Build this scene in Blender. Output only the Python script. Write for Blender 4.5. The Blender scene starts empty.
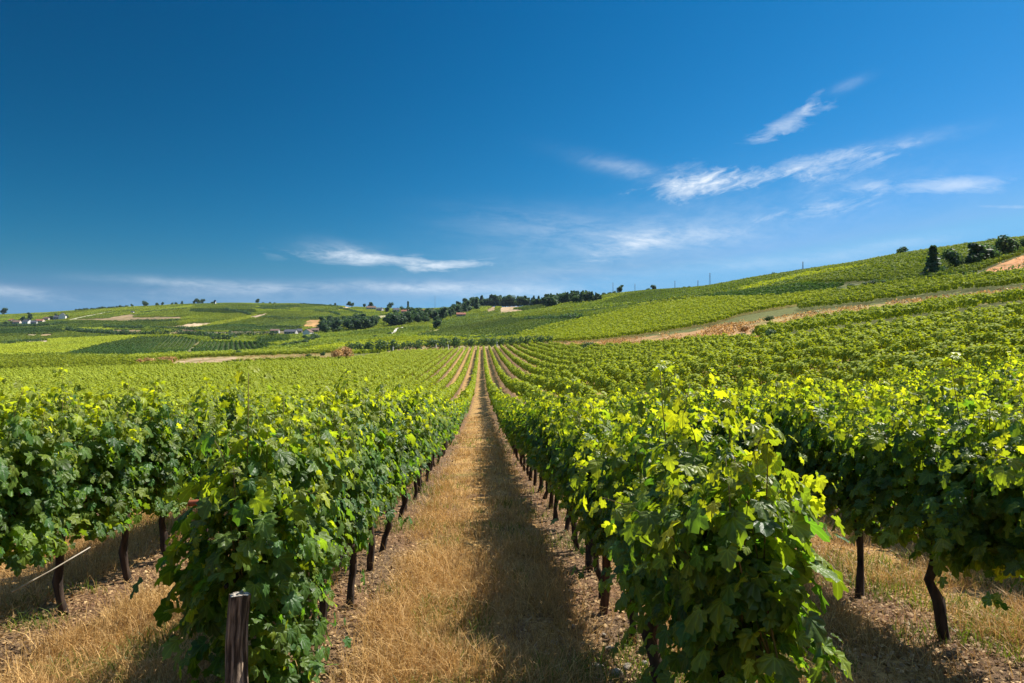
import bpy, math, random
import numpy as np
from mathutils import Vector

# ------------------------------------------------------------------ camera, sky, sun, exposure
S = bpy.context.scene
COL = S.collection
F = 683.0            # focal length in pixels of a 1024 wide frame (24 mm on 36 mm)
CX, CY = 481.0, 350.0  # where the row direction / the horizon fall
EYE = 1.85

cd = bpy.data.cameras.new('camera')
cam = bpy.data.objects.new('camera', cd)
COL.objects.link(cam)
cd.sensor_width = 36.0
cd.lens = 24.0
cd.shift_x = (512 - CX) / 1024
cd.shift_y = (CY - 341.5) / 1024
cd.clip_start = 0.05
cd.clip_end = 20000
cam.location = (0, 0, EYE)
cam.rotation_euler = (math.radians(90), 0, 0)
S.camera = cam

SUN_EL, SUN_AZ = 49.0, 56.0          # azimuth clockwise from the view direction (+Y)
w = bpy.data.worlds.new('World')
S.world = w
w.use_nodes = True
wt = w.node_tree
wt.nodes.clear()
WN, WL = wt.nodes, wt.links


def wmath(op, a, b=None, c=None, clamp=False):
    n = WN.new('ShaderNodeMath')
    n.operation = op
    n.use_clamp = clamp
    for i, v in enumerate((a, b, c)):
        if v is None:
            continue
        if isinstance(v, (int, float)):
            n.inputs[i].default_value = v
        else:
            WL.new(v, n.inputs[i])
    return n.outputs[0]


sky = WN.new('ShaderNodeTexSky')
sky.sky_type = 'NISHITA'
sky.sun_disc = False
sky.sun_elevation = math.radians(SUN_EL)
sky.sun_rotation = math.radians(SUN_AZ)
sky.altitude = 300
sky.air_density = 1.0
sky.dust_density = 0.3
sky.ozone_density = 3.0
# light of a clear sky is polarised most at right angles to the sun: the lens filter takes that part away
tc = WN.new('ShaderNodeTexCoord')
sunv = WN.new('ShaderNodeVectorMath')
sunv.operation = 'DOT_PRODUCT'
_e, _a = math.radians(SUN_EL), math.radians(SUN_AZ)
sunv.inputs[1].default_value = (math.cos(_e) * math.sin(_a), math.cos(_e) * math.cos(_a), math.sin(_e))
WL.new(tc.outputs['Generated'], sunv.inputs[0])
c2 = wmath('MULTIPLY', sunv.outputs['Value'], sunv.outputs['Value'])
polar = wmath('SUBTRACT', 1.0, wmath('MULTIPLY', wmath('DIVIDE', wmath('SUBTRACT', 1.0, c2), wmath('ADD', 1.0, c2)), 0.36))

# the deep, polarised blue of the photograph: each channel of the sky gets its own contrast
ssep = WN.new('ShaderNodeSeparateColor')
WL.new(sky.outputs[0], ssep.inputs[0])
scomb = WN.new('ShaderNodeCombineColor')
chan = []
for ch, (gain, power, top) in enumerate(((52.0, 4.2, 0.42), (6.6, 1.52, 0.66), (7.4, 1.5, 0.85))):
    v = wmath('MINIMUM', wmath('MULTIPLY', ssep.outputs[ch], 0.101), top)
    chan.append(wmath('MULTIPLY', wmath('MULTIPLY', wmath('POWER', v, power), gain * 0.98), polar))
WL.new(wmath('MINIMUM', chan[0], wmath('MULTIPLY', chan[1], 0.43)), scomb.inputs[0])
WL.new(chan[1], scomb.inputs[1])
WL.new(wmath('MAXIMUM', chan[2], wmath('MULTIPLY', chan[1], 1.68)), scomb.inputs[2])

sp = WN.new('ShaderNodeSeparateXYZ')
WL.new(tc.outputs['Generated'], sp.inputs[0])
ysafe = wmath('MAXIMUM', sp.outputs[1], 0.05)
U = wmath('DIVIDE', sp.outputs[0], ysafe)
V = wmath('DIVIDE', sp.outputs[2], ysafe)
front = wmath('MULTIPLY', wmath('SUBTRACT', sp.outputs[1], 0.05), 6.0, clamp=True)


def cloud_noise(ang, su, sv, seed, lo, hi, dist=0.8):
    ca, sa = math.cos(ang), math.sin(ang)
    a = wmath('ADD', wmath('MULTIPLY', U, ca * su), wmath('MULTIPLY', V, sa * su))
    b = wmath('ADD', wmath('MULTIPLY', U, -sa * sv), wmath('MULTIPLY', V, ca * sv))
    cb = WN.new('ShaderNodeCombineXYZ')
    WL.new(a, cb.inputs[0])
    WL.new(b, cb.inputs[1])
    cb.inputs[2].default_value = seed
    n = WN.new('ShaderNodeTexNoise')
    n.inputs['Scale'].default_value = 1.0
    n.inputs['Detail'].default_value = 9.0
    n.inputs['Roughness'].default_value = 0.62
    n.inputs['Distortion'].default_value = dist
    WL.new(cb.outputs[0], n.inputs['Vector'])
    fb = WN.new('ShaderNodeTexNoise')
    fb.inputs['Scale'].default_value = 3.4
    fb.inputs['Detail'].default_value = 10.0
    fb.inputs['Roughness'].default_value = 0.7
    fb.inputs['Distortion'].default_value = dist * 0.7
    WL.new(cb.outputs[0], fb.inputs['Vector'])
    mixed = wmath('ADD', wmath('MULTIPLY', n.outputs[0], 0.6), wmath('MULTIPLY', fb.outputs[0], 0.4))
    m = WN.new('ShaderNodeMapRange')
    m.interpolation_type = 'SMOOTHSTEP'
    m.inputs[1].default_value = lo
    m.inputs[2].default_value = hi
    WL.new(mixed, m.inputs[0])
    return m.outputs[0]


wisp = cloud_noise(math.radians(16), 8.5, 25.0, 3.7, 0.28, 0.66, 1.0)
wisp2 = cloud_noise(math.radians(-3), 7.0, 30.0, 9.1, 0.28, 0.64, 1.0)
edge = cloud_noise(math.radians(10), 9.0, 20.0, 1.3, 0.25, 0.75, 0.4)
# px, py, half length, half height, tilt (up to the right), strength, which noise
CLOUDS = [
    (792, 120, 46, 11, 26, 1.0, 0), (812, 103, 22, 8, 48, .8, 0), (850, 84, 20, 5, 22, .3, 0), (762, 140, 26, 6, 8, .6, 0),
    (715, 183, 90, 13, 6, 1.25, 0), (800, 168, 120, 15, 11, .95, 0), (640, 172, 60, 9, -14, .5, 0), (690, 172, 40, 14, -8, .6, 0),
    (890, 146, 70, 8, 12, .4, 0),
    (825, 208, 62, 10, 11, .85, 0), (880, 187, 18, 8, 10, .8, 0), (945, 186, 85, 9, 2, .95, 1), (1010, 207, 30, 2.5, -2, .6, 1),
    (385, 260, 84, 8, -4, 1.35, 1), (345, 253, 42, 10, -8, .54, 1), (440, 266, 45, 6, 4, .9, 1),
    (660, 238, 85, 10, 4, .5, 1), (620, 250, 60, 9, 18, .5, 1), (540, 222, 90, 16, -4, .22, 1),
    (190, 283, 90, 5, -3, .5, 1), (240, 290, 100, 6, 2, .3, 1), (10, 292, 50, 6, -6, .5, 1),
    (400, 287, 110, 6, 0, .45, 1), (480, 290, 120, 7, -2, .4, 1), (230, 300, 260, 10, 0, .15, 1), (560, 285, 120, 22, 0, .22, 1), (640, 240, 160, 24, 2, .3, 1), (800, 205, 190, 34, 8, .22, 0),
    (905, 243, 60, 6, 8, .35, 1), (780, 262, 120, 8, 4, .25, 1),
]
tot = None
for (px, py, hl, hh, tilt, amp, which) in CLOUDS:
    cu, cv = (px - CX) / F, (CY - py) / F
    t = math.radians(tilt)
    du = wmath('SUBTRACT', U, cu)
    dv = wmath('SUBTRACT', V, cv)
    a = wmath('ADD', wmath('MULTIPLY', du, math.cos(t) * F / hl), wmath('MULTIPLY', dv, math.sin(t) * F / hl))
    b = wmath('ADD', wmath('MULTIPLY', du, -math.sin(t) * F / hh), wmath('MULTIPLY', dv, math.cos(t) * F / hh))
    r2 = wmath('ADD', wmath('MULTIPLY', a, a), wmath('MULTIPLY', b, b))
    g = wmath('EXPONENT', wmath('MULTIPLY', r2, -1.15))
    nn = wisp if which == 0 else wisp2
    if amp < 0.55:
        m = wmath('MULTIPLY', wmath('MULTIPLY', g, nn), amp)
    else:   # fibrous edges: the noise eats into the cloud from outside
        m = wmath('MULTIPLY', wmath('SUBTRACT', wmath('MULTIPLY', g, 0.55 + 0.45 * amp), wmath('MULTIPLY', wmath('SUBTRACT', 1.0, nn), 0.95)), 1.0, clamp=True)
        m = wmath('MULTIPLY', m, min(0.85, 0.22 + 0.5 * amp))
    tot = m if tot is None else wmath('ADD', tot, m)
tot = wmath('MULTIPLY', tot, wmath('MULTIPLY_ADD', edge, 0.6, 0.4))
tot = wmath('MULTIPLY', wmath('MULTIPLY', tot, front), 0.95, clamp=True)
cmix = WN.new('ShaderNodeMix')
cmix.data_type = 'RGBA'
WL.new(tot, cmix.inputs[0])
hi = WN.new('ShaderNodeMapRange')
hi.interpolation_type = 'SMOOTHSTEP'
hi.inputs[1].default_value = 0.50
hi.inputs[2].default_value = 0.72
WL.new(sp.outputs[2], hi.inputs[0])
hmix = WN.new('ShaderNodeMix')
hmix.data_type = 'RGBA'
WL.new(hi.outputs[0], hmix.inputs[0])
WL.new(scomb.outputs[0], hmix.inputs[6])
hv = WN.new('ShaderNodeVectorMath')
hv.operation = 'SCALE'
hv.inputs['Scale'].default_value = 1.8  # added fill: sky above the frame made brighter to lift the shade
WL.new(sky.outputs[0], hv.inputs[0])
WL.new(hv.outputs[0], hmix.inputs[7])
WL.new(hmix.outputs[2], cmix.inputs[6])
cmix.inputs[7].default_value = (5.0, 5.5, 6.1, 1)
bg = WN.new('ShaderNodeBackground')
bg.inputs[1].default_value = 0.085
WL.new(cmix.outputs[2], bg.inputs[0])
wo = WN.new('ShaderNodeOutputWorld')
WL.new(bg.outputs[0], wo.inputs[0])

sl = bpy.data.lights.new('sun', 'SUN')
sl.energy = 4.6
sl.angle = math.radians(0.53)
sl.color = (1.0, 0.94, 0.84)
sun = bpy.data.objects.new('sun', sl)
COL.objects.link(sun)
e, a = math.radians(SUN_EL), math.radians(SUN_AZ)
sdir = Vector((math.cos(e) * math.sin(a), math.cos(e) * math.cos(a), math.sin(e)))
sun.rotation_euler = sdir.to_track_quat('Z', 'Y').to_euler()
sun.location = sdir * 50

S.view_settings.view_transform = 'Standard'
S.view_settings.look = 'None'
S.view_settings.exposure = 1.05
S.view_settings.gamma = 1.0
S.view_settings.use_curve_mapping = False
S.cycles.max_bounces = 6
S.cycles.diffuse_bounces = 4
S.cycles.glossy_bounces = 2
S.cycles.transmission_bounces = 3
S.cycles.transparent_max_bounces = 4
S.cycles.use_denoising = True
S.cycles.caustics_reflective = False
S.cycles.caustics_refractive = False

# ------------------------------------------------------------------ helpers
RNG = np.random.default_rng(11)
random.seed(5)


def mesh(name, verts, tris=None, quads=None, tint=None, smooth=False, mat=None, alpha=None):
    verts = np.asarray(verts, dtype=np.float32).reshape(-1, 3)
    me = bpy.data.meshes.new(name)
    loops, starts, n0 = [], [], 0
    for arr, k in ((tris, 3), (quads, 4)):
        if arr is None or len(arr) == 0:
            continue
        arr = np.asarray(arr, dtype=np.int32).reshape(-1, k)
        loops.append(arr.ravel())
        starts.append(n0 + np.arange(len(arr), dtype=np.int32) * k)
        n0 += arr.size
    loops = np.concatenate(loops)
    starts = np.concatenate(starts)
    me.vertices.add(len(verts))
    me.vertices.foreach_set('co', verts.ravel())
    me.loops.add(len(loops))
    me.loops.foreach_set('vertex_index', loops)
    me.polygons.add(len(starts))
    me.polygons.foreach_set('loop_start', starts)
    me.update(calc_edges=True)
    me.polygons.foreach_set('use_smooth', np.full(len(starts), smooth, dtype=bool))
    if tint is not None:
        t = np.ones((len(verts), 4), dtype=np.float32)
        tt = np.asarray(tint, dtype=np.float32)
        t[:, :tt.shape[1]] = tt
        at = me.color_attributes.new('tint', 'FLOAT_COLOR', 'POINT')
        at.data.foreach_set('color', t.ravel())
    if mat is not None:
        me.materials.append(mat)
    return me


def link(name, me, parent=None, loc=None):
    o = bpy.data.objects.new(name, me)
    COL.objects.link(o)
    if parent is not None:
        o.parent = parent
    if loc is not None:
        o.location = loc
    return o


def tag(o, label=None, cat=None, group=None, kind=None):
    if label:
        o['label'] = label
    if cat:
        o['category'] = cat
    if group:
        o['group'] = group
    if kind:
        o['kind'] = kind
    return o


def thing(name, label, cat, loc, rz=0.0, group=None, scale=None):
    o = bpy.data.objects.new(name, None)
    o.empty_display_size = 0.2
    COL.objects.link(o)
    o.location = loc
    o.rotation_euler = (0, 0, rz)
    if scale is not None:
        o.scale = scale
    return tag(o, label, cat, group)


def tube(pts, radii, n=7, rng=None, rough=0.0):
    pts = np.asarray(pts, dtype=float)
    k = len(pts)
    V, Q = [], []
    tang = np.gradient(pts, axis=0)
    tang /= np.linalg.norm(tang, axis=1)[:, None] + 1e-9
    ref = np.array([0.13, 0.31, 0.94]) if abs(tang[0][2]) < 0.8 else np.array([1.0, 0.1, 0.0])
    for i in range(k):
        s = np.cross(tang[i], ref)
        s /= np.linalg.norm(s)
        u = np.cross(tang[i], s)
        for j in range(n):
            th = 2 * math.pi * j / n
            r = radii[i] * (1 + (rng.normal() * rough if rng is not None else 0))
            V.append(pts[i] + r * (math.cos(th) * s + math.sin(th) * u))
    for i in range(k - 1):
        for j in range(n):
            Q.append((i * n + j, i * n + (j + 1) % n, (i + 1) * n + (j + 1) % n, (i + 1) * n + j))
    V.append(pts[-1] + tang[-1] * radii[-1] * 0.4)
    T = [((k - 1) * n + j, (k - 1) * n + (j + 1) % n, len(V) - 1) for j in range(n)]
    return np.array(V), np.array(T), np.array(Q)


def join(parts):
    V, T, Q, o = [], [], [], 0
    for (v, t, q) in parts:
        V.append(v)
        if t is not None and len(t):
            T.append(np.asarray(t) + o)
        if q is not None and len(q):
            Q.append(np.asarray(q) + o)
        o += len(v)
    return np.concatenate(V), (np.concatenate(T) if T else None), (np.concatenate(Q) if Q else None)


def box(x0, x1, y0, y1, z0, z1):
    v = np.array([(x, y, z) for z in (z0, z1) for y in (y0, y1) for x in (x0, x1)], float)
    q = np.array([(0, 2, 3, 1), (4, 5, 7, 6), (0, 1, 5, 4), (2, 6, 7, 3), (0, 4, 6, 2), (1, 3, 7, 5)])
    return v, None, q


# ------------------------------------------------------------------ materials
def new_mat(name):
    m = bpy.data.materials.new(name)
    m.use_nodes = True
    m.node_tree.nodes.clear()
    return m, m.node_tree.nodes, m.node_tree.links


def leaf_material(name, dark, light, transl=(2.0, 2.1, 0.7), mixf=0.42, rough=0.42, spec=0.4, veins=False, gain=(0.8, 0.6)):
    """tint.r = brightness, tint.g = how yellow the leaf itself is, tint.b = free random."""
    m, N, L = new_mat(name)
    at = N.new('ShaderNodeAttribute')
    at.attribute_name = 'tint'
    se = N.new('ShaderNodeSeparateColor')
    L.new(at.outputs['Color'], se.inputs[0])
    mx = N.new('ShaderNodeMix')
    mx.data_type = 'RGBA'
    mx.inputs[6].default_value = (*dark, 1)
    mx.inputs[7].default_value = (*light, 1)
    L.new(se.outputs[1], mx.inputs[0])
    br = N.new('ShaderNodeMath')
    br.operation = 'MULTIPLY_ADD'
    br.inputs[1].default_value = gain[0]
    br.inputs[2].default_value = gain[1]
    L.new(se.outputs[0], br.inputs[0])
    vm = N.new('ShaderNodeVectorMath')
    vm.operation = 'SCALE'
    L.new(mx.outputs[2], vm.inputs[0])
    L.new(br.outputs[0], vm.inputs['Scale'])
    p = N.new('ShaderNodeBsdfPrincipled')
    p.inputs['Roughness'].default_value = rough
    p.inputs['Specular IOR Level'].default_value = spec
    if veins:
        def mt(op, a, b=None):
            n = N.new('ShaderNodeMath')
            n.operation = op
            for i, q in enumerate((a, b)):
                if q is None:
                    continue
                if isinstance(q, (int, float)):
                    n.inputs[i].default_value = q
                else:
                    L.new(q, n.inputs[i])
            return n.outputs[0]
        ax = mt('ABSOLUTE', se.outputs[2])
        ay = mt('SUBTRACT', at.outputs['Alpha'], 0.04)
        d = ax
        for k in (0.62, 1.25):
            d = mt('MINIMUM', d, mt('ABSOLUTE', mt('SUBTRACT', mt('MULTIPLY', ax, math.cos(k)), mt('MULTIPLY', ay, math.sin(k)))))
        mr = N.new('ShaderNodeMapRange')
        mr.inputs[1].default_value = 0.0
        mr.inputs[2].default_value = 0.045
        mr.inputs[3].default_value = 1.45
        mr.inputs[4].default_value = 0.96
        L.new(d, mr.inputs[0])
        vs = N.new('ShaderNodeVectorMath')
        vs.operation = 'SCALE'
        L.new(vm.outputs[0], vs.inputs[0])
        L.new(mr.outputs[0], vs.inputs['Scale'])
        vm = vs
        tcn = N.new('ShaderNodeTexCoord')
        nz_ = N.new('ShaderNodeTexNoise')
        nz_.inputs['Scale'].default_value = 55
        nz_.inputs['Detail'].default_value = 3
        L.new(tcn.outputs['Object'], nz_.inputs['Vector'])
        bp = N.new('ShaderNodeBump')
        bp.inputs['Strength'].default_value = 0.55
        bp.inputs['Distance'].default_value = 0.012
        L.new(mt('ADD', mt('MINIMUM', mt('MULTIPLY', d, 5.0), 0.8), mt('MULTIPLY', nz_.outputs[0], 0.7)), bp.inputs['Height'])
        L.new(bp.outputs[0], p.inputs['Normal'])
    L.new(vm.outputs[0], p.inputs['Base Color'])
    tv = N.new('ShaderNodeVectorMath')
    tv.operation = 'MULTIPLY'
    tv.inputs[1].default_value = transl
    L.new(vm.outputs[0], tv.inputs[0])
    t = N.new('ShaderNodeBsdfTranslucent')
    L.new(tv.outputs[0], t.inputs[0])
    ms = N.new('ShaderNodeMixShader')
    ms.inputs[0].default_value = mixf
    L.new(p.outputs[0], ms.inputs[1])
    L.new(t.outputs[0], ms.inputs[2])
    o = N.new('ShaderNodeOutputMaterial')
    L.new(ms.outputs[0], o.inputs[0])
    return m


def noise_material(name, c0, c1, scale=6.0, detail=6, rough=0.9, bump=0.3, stretch=(1, 1, 1), lo=0.35, hi=0.65, dist=0.02):
    m, N, L = new_mat(name)
    tcn = N.new('ShaderNodeTexCoord')
    mp = N.new('ShaderNodeMapping')
    mp.inputs['Scale'].default_value = stretch
    L.new(tcn.outputs['Object'], mp.inputs[0])
    n = N.new('ShaderNodeTexNoise')
    n.inputs['Scale'].default_value = scale
    n.inputs['Detail'].default_value = detail
    L.new(mp.outputs[0], n.inputs['Vector'])
    r = N.new('ShaderNodeMapRange')
    r.inputs[1].default_value = lo
    r.inputs[2].default_value = hi
    L.new(n.outputs[0], r.inputs[0])
    mx = N.new('ShaderNodeMix')
    mx.data_type = 'RGBA'
    mx.inputs[6].default_value = (*c0, 1)
    mx.inputs[7].default_value = (*c1, 1)
    L.new(r.outputs[0], mx.inputs[0])
    p = N.new('ShaderNodeBsdfPrincipled')
    p.inputs['Roughness'].default_value = rough
    p.inputs['Specular IOR Level'].default_value = 0.25
    L.new(mx.outputs[2], p.inputs['Base Color'])
    b = N.new('ShaderNodeBump')
    b.inputs['Strength'].default_value = bump
    b.inputs['Distance'].default_value = dist
    L.new(n.outputs[0], b.inputs['Height'])
    L.new(b.outputs[0], p.inputs['Normal'])
    o = N.new('ShaderNodeOutputMaterial')
    L.new(p.outputs[0], o.inputs[0])
    return m


M_LEAF = leaf_material('vine_leaf', (0.056, 0.128, 0.028), (0.250, 0.285, 0.026), (2.6, 2.4, 0.5), 0.48, 0.5, 0.15)
M_LEAFNEAR = leaf_material('vine_leaf_near', (0.052, 0.122, 0.028), (0.250, 0.285, 0.024), (2.6, 2.4, 0.5), 0.48, 0.44, 0.30, True)
M_LEAFFAR = leaf_material('vine_leaf_far', (0.046, 0.104, 0.030), (0.265, 0.290, 0.022), (2.2, 2.1, 0.5), 0.22, 0.7, 0.08, False, (1.3, 0.36))
M_TREE = leaf_material('tree_leaf', (0.036, 0.076, 0.042), (0.110, 0.165, 0.050), (1.5, 1.6, 0.8), 0.4, 0.6, 0.2)
M_STRAW = leaf_material('straw', (0.33, 0.185, 0.060), (0.70, 0.46, 0.175), (1.0, 0.95, 0.8), 0.3, 0.6, 0.25)
M_LITTER = leaf_material('litter', (0.13, 0.07, 0.03), (0.48, 0.32, 0.15), (1.0, 0.9, 0.7), 0.15, 0.7, 0.2)
M_WEED = leaf_material('weed', (0.05, 0.10, 0.015), (0.16, 0.21, 0.03), (1.6, 1.6, 0.5), 0.35, 0.5, 0.3)
M_BARK = noise_material('vine_bark', (0.018, 0.012, 0.009), (0.075, 0.048, 0.032), 22, 6, 0.95, 0.9, (1, 1, 0.25), dist=0.015)
M_SHOOT = noise_material('vine_shoot', (0.10, 0.09, 0.02), (0.16, 0.10, 0.035), 12, 3, 0.6, 0.1)
M_POST = noise_material('weathered_wood', (0.045, 0.031, 0.021), (0.36, 0.27, 0.19), 34, 9, 0.95, 1.0, (1.8, 1.8, 0.14), 0.42, 0.64, 0.05)
M_POSTTOP = noise_material('cut_wood', (0.16, 0.13, 0.10), (0.50, 0.45, 0.38), 60, 6, 1.0, 1.0)
M_STAKE = noise_material('brown_wood', (0.045, 0.022, 0.012), (0.17, 0.085, 0.045), 16, 7, 0.95, 0.8, (1.6, 1.6, 0.15), dist=0.01)
M_STRAWSTICK = noise_material('dry_cane', (0.36, 0.30, 0.22), (0.52, 0.46, 0.36), 12, 3, 0.8, 0.1)
M_RUST = noise_material('rusty_iron', (0.16, 0.035, 0.015), (0.34, 0.10, 0.04), 18, 6, 0.75, 0.3)
M_STONE = noise_material('stone', (0.16, 0.13, 0.10), (0.42, 0.37, 0.30), 9, 7, 0.9, 0.5)
M_TRUNK = noise_material('tree_bark', (0.03, 0.022, 0.016), (0.10, 0.075, 0.055), 5, 5, 0.95, 0.5)
M_WALLS = [noise_material('plaster_white', (0.66, 0.64, 0.58), (0.78, 0.76, 0.71), 0.8, 4, 0.9, 0.05),
           noise_material('plaster_cream', (0.48, 0.41, 0.32), (0.58, 0.51, 0.41), 0.8, 4, 0.9, 0.05),
           noise_material('plaster_grey', (0.30, 0.29, 0.28), (0.40, 0.39, 0.37), 0.8, 4, 0.9, 0.05)]
M_ROOFS = [noise_material('roof_slate', (0.045, 0.048, 0.056), (0.085, 0.088, 0.10), 2, 4, 0.7, 0.2),
           noise_material('roof_tile', (0.20, 0.07, 0.04), (0.30, 0.12, 0.07), 2, 4, 0.85, 0.2),
           noise_material('roof_brown', (0.11, 0.07, 0.05), (0.18, 0.11, 0.08), 2, 4, 0.85, 0.2)]
M_DARK = noise_material('dark_glass', (0.015, 0.018, 0.022), (0.03, 0.034, 0.04), 3, 2, 0.25, 0.0)
M_METAL = noise_material('galvanised_steel', (0.22, 0.23, 0.25), (0.34, 0.35, 0.37), 3, 3, 0.55, 0.0)
M_PALEPOST = noise_material('pale_post', (0.5, 0.48, 0.43), (0.66, 0.64, 0.58), 5, 3, 0.8, 0.1)

# ------------------------------------------------------------------ terrain
PROF = np.array([(-60, 0.6), (-20, -1.2), (-6, -1.78), (0, -1.85), (4, -1.9), (7, -2.06), (12, -2.40), (20, -2.98), (30, -3.6), (38, -4.1),
                 (50, -4.8), (62, -5.25), (80, -5.4), (120, -5.0), (300, 0)], float)
TABLE = {
    -400: [(18, 430), (30, 428), (50, 412), (76, 400), (100, 392), (130, 382), (165, 375), (210, 370), (300, 364), (400, 358), (550, 348), (700, 341), (900, 336), (1100, 332), (1300, 328), (1600, 326), (2500, 335), (6000, 352)],
    0: [(18, 450), (30, 430), (50, 412), (76, 400), (100, 391), (130, 381), (165, 373), (210, 367), (300, 361), (400, 355), (550, 345), (700, 337), (900, 330), (1100, 325), (1300, 318), (1600, 314.5), (2000, 316), (2500, 335), (6000, 352)],
    100: [(18, 450), (30, 430), (50, 412), (76, 400), (100, 390), (130, 380), (165, 371), (210, 365), (300, 358.5), (400, 354), (550, 342), (700, 333), (900, 324), (1100, 315), (1300, 309), (1600, 310), (2500, 335), (6000, 352)],
    200: [(18, 450), (30, 430), (50, 412), (76, 400), (100, 389), (130, 378), (165, 369), (210, 363), (250, 358.5), (300, 356), (400, 352), (550, 339), (700, 330), (900, 318), (1100, 308), (1300, 303), (1600, 305), (2500, 335), (6000, 352)],
    300: [(18, 450), (30, 430), (50, 412), (76, 400), (100, 389), (130, 377), (165, 367.5), (210, 361), (250, 357), (300, 354), (400, 347), (520, 341), (650, 333), (750, 328), (900, 317), (1100, 307), (1300, 303.5), (1600, 305), (2500, 335), (6000, 352)],
    400: [(18, 450), (30, 430), (50, 412), (76, 399), (100, 388), (130, 376), (165, 366.5), (210, 358.5), (270, 351.5), (300, 349), (330, 345), (420, 339), (520, 334.5), (650, 330), (800, 322), (1000, 314), (1200, 310), (1500, 311), (2500, 335), (6000, 352)],
    481: [(18, 450), (30, 430), (50, 411), (76, 397), (100, 386), (130, 374.5), (165, 365.5), (210, 357), (270, 350), (300, 347.5), (330, 344), (420, 337), (600, 327), (800, 316), (1000, 308), (1200, 305.5), (1500, 308), (2500, 335), (6000, 352)],
    560: [(18, 440), (30, 423), (50, 402), (76, 386), (100, 375), (130, 364), (165, 354.5), (190, 350), (210, 347), (240, 343.5), (300, 338), (420, 326), (600, 315), (800, 307), (1000, 302.5), (1300, 305), (2500, 335), (6000, 352)],
    640: [(18, 430), (30, 414), (50, 393), (76, 375), (100, 364), (130, 356), (150, 351.5), (175, 346), (200, 341), (260, 333), (330, 322), (420, 312), (550, 303), (700, 295), (850, 290), (1000, 290), (1500, 296), (2500, 335), (6000, 352)],
    760: [(18, 424), (30, 405), (50, 377), (76, 358), (95, 347.5), (115, 338), (140, 329), (180, 318), (240, 305), (320, 293), (430, 282), (520, 277.5), (700, 281), (1500, 305), (2500, 335), (6000, 352)],
    900: [(18, 415), (30, 394), (50, 361), (76, 338), (100, 323), (120, 314), (150, 304), (190, 292), (240, 281), (300, 268), (380, 256), (440, 255), (700, 264), (1500, 305), (2500, 335), (6000, 352)],
    1024: [(18, 408), (30, 386), (50, 348), (76, 319), (100, 301), (120, 292), (150, 281), (190, 270), (240, 258), (300, 247.5), (380, 239.5), (440, 239), (700, 252), (1500, 305), (2500, 335), (6000, 352)],
    1250: [(18, 398), (30, 374), (50, 328), (76, 294), (100, 272), (120, 262), (150, 250), (190, 239), (240, 228), (300, 220), (380, 214), (440, 214), (700, 230), (1500, 305), (2500, 335), (6000, 352)],
}
# the right flank stands closer and steeper than the valley floor
for _c, _k in ((560, .82), (640, .78), (760, .76), (900, .74), (1024, .73), (1250, .71)):
    TABLE[_c] = [(max(18, y_ * _k) if y_ < 2400 else y_, p_) for (y_, p_) in TABLE[_c] if y_ * _k > 18.5 or y_ == 18]
LY = np.linspace(math.log(18), math.log(6000), 260)
_cols = sorted(TABLE)
_tab = np.array([np.interp(LY, np.log([p[0] for p in TABLE[c]]), [p[1] for p in TABLE[c]]) for c in _cols])


def gauss_smooth(arr, sig, axis):
    r = int(sig * 3) + 1
    k = np.exp(-0.5 * (np.arange(-r, r + 1) / sig) ** 2)
    k /= k.sum()
    pad = [(0, 0), (0, 0)]
    pad[axis] = (r, r)
    p = np.pad(arr, pad, mode='edge')
    return np.apply_along_axis(lambda v: np.convolve(v, k, mode='valid'), axis, p)


PXG = np.arange(-600, 1701, 10.0)
T2 = np.array([np.interp(PXG, _cols, _tab[:, j]) for j in range(len(LY))]).T
T2 = gauss_smooth(gauss_smooth(T2, 2.2, 0), 2.2, 1)


def smooth01(a, b, x):
    t = np.clip((x - a) / (b - a), 0, 1)
    return t * t * (3 - 2 * t)


def vnoise(x, y, seed):
    """cheap smooth value noise"""
    xi, yi = np.floor(x), np.floor(y)
    fx, fy = x - xi, y - yi
    fx, fy = fx * fx * (3 - 2 * fx), fy * fy * (3 - 2 * fy)

    def h(i, j):
        s = np.sin(i * 127.1 + j * 311.7 + seed * 74.7) * 43758.5453
        return s - np.floor(s)
    return (h(xi, yi) * (1 - fx) + h(xi + 1, yi) * fx) * (1 - fy) + (h(xi, yi + 1) * (1 - fx) + h(xi + 1, yi + 1) * fx) * fy - 0.5


def ground(X, Y):
    """height of the ground (world z) at X, Y"""
    X = np.asarray(X, float)
    Y = np.asarray(Y, float)
    xr = np.clip(X, 0, 40)
    zn = np.interp(Y, PROF[:, 0], PROF[:, 1]) + 0.0046 * xr ** 2 + 0.3 * np.maximum(X - 40, 0)
    Yc = np.maximum(Y, 18)
    px = np.clip(CX + F * X / Yc, PXG[0], PXG[-1] - 0.01)
    ly = np.clip(np.log(Yc), LY[0], LY[-1] - 1e-6)
    a = (px - PXG[0]) / 10.0
    b = (ly - LY[0]) / (LY[1] - LY[0])
    i, j = a.astype(int), b.astype(int)
    fa, fb = a - i, b - j
    i1, j1 = np.minimum(i + 1, len(PXG) - 1), np.minimum(j + 1, len(LY) - 1)
    T = (T2[i, j] * (1 - fa) + T2[i1, j] * fa) * (1 - fb) + (T2[i, j1] * (1 - fa) + T2[i1, j1] * fa) * fb
    zt = (CY - T) / F * Yc
    wgt = smooth01(18, 46, Y)
    z = zn * (1 - wgt) + zt * wgt
    und = vnoise(X / 70, Y / 90, 1) * 2.4 + vnoise(X / 31, Y / 37, 2) * 0.9
    z = z + und * smooth01(130, 500, Y)
    z = z + vnoise(X / 1.1, Y / 1.3, 4) * 0.05 * (1 - smooth01(10, 40, Y))
    return z + EYE


def g1(X, Y):
    return float(ground(np.array([X]), np.array([Y]))[0])


def to_px(X, Y, Z):
    return CX + F * X / Y, CY - F * (Z - EYE) / Y


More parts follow.
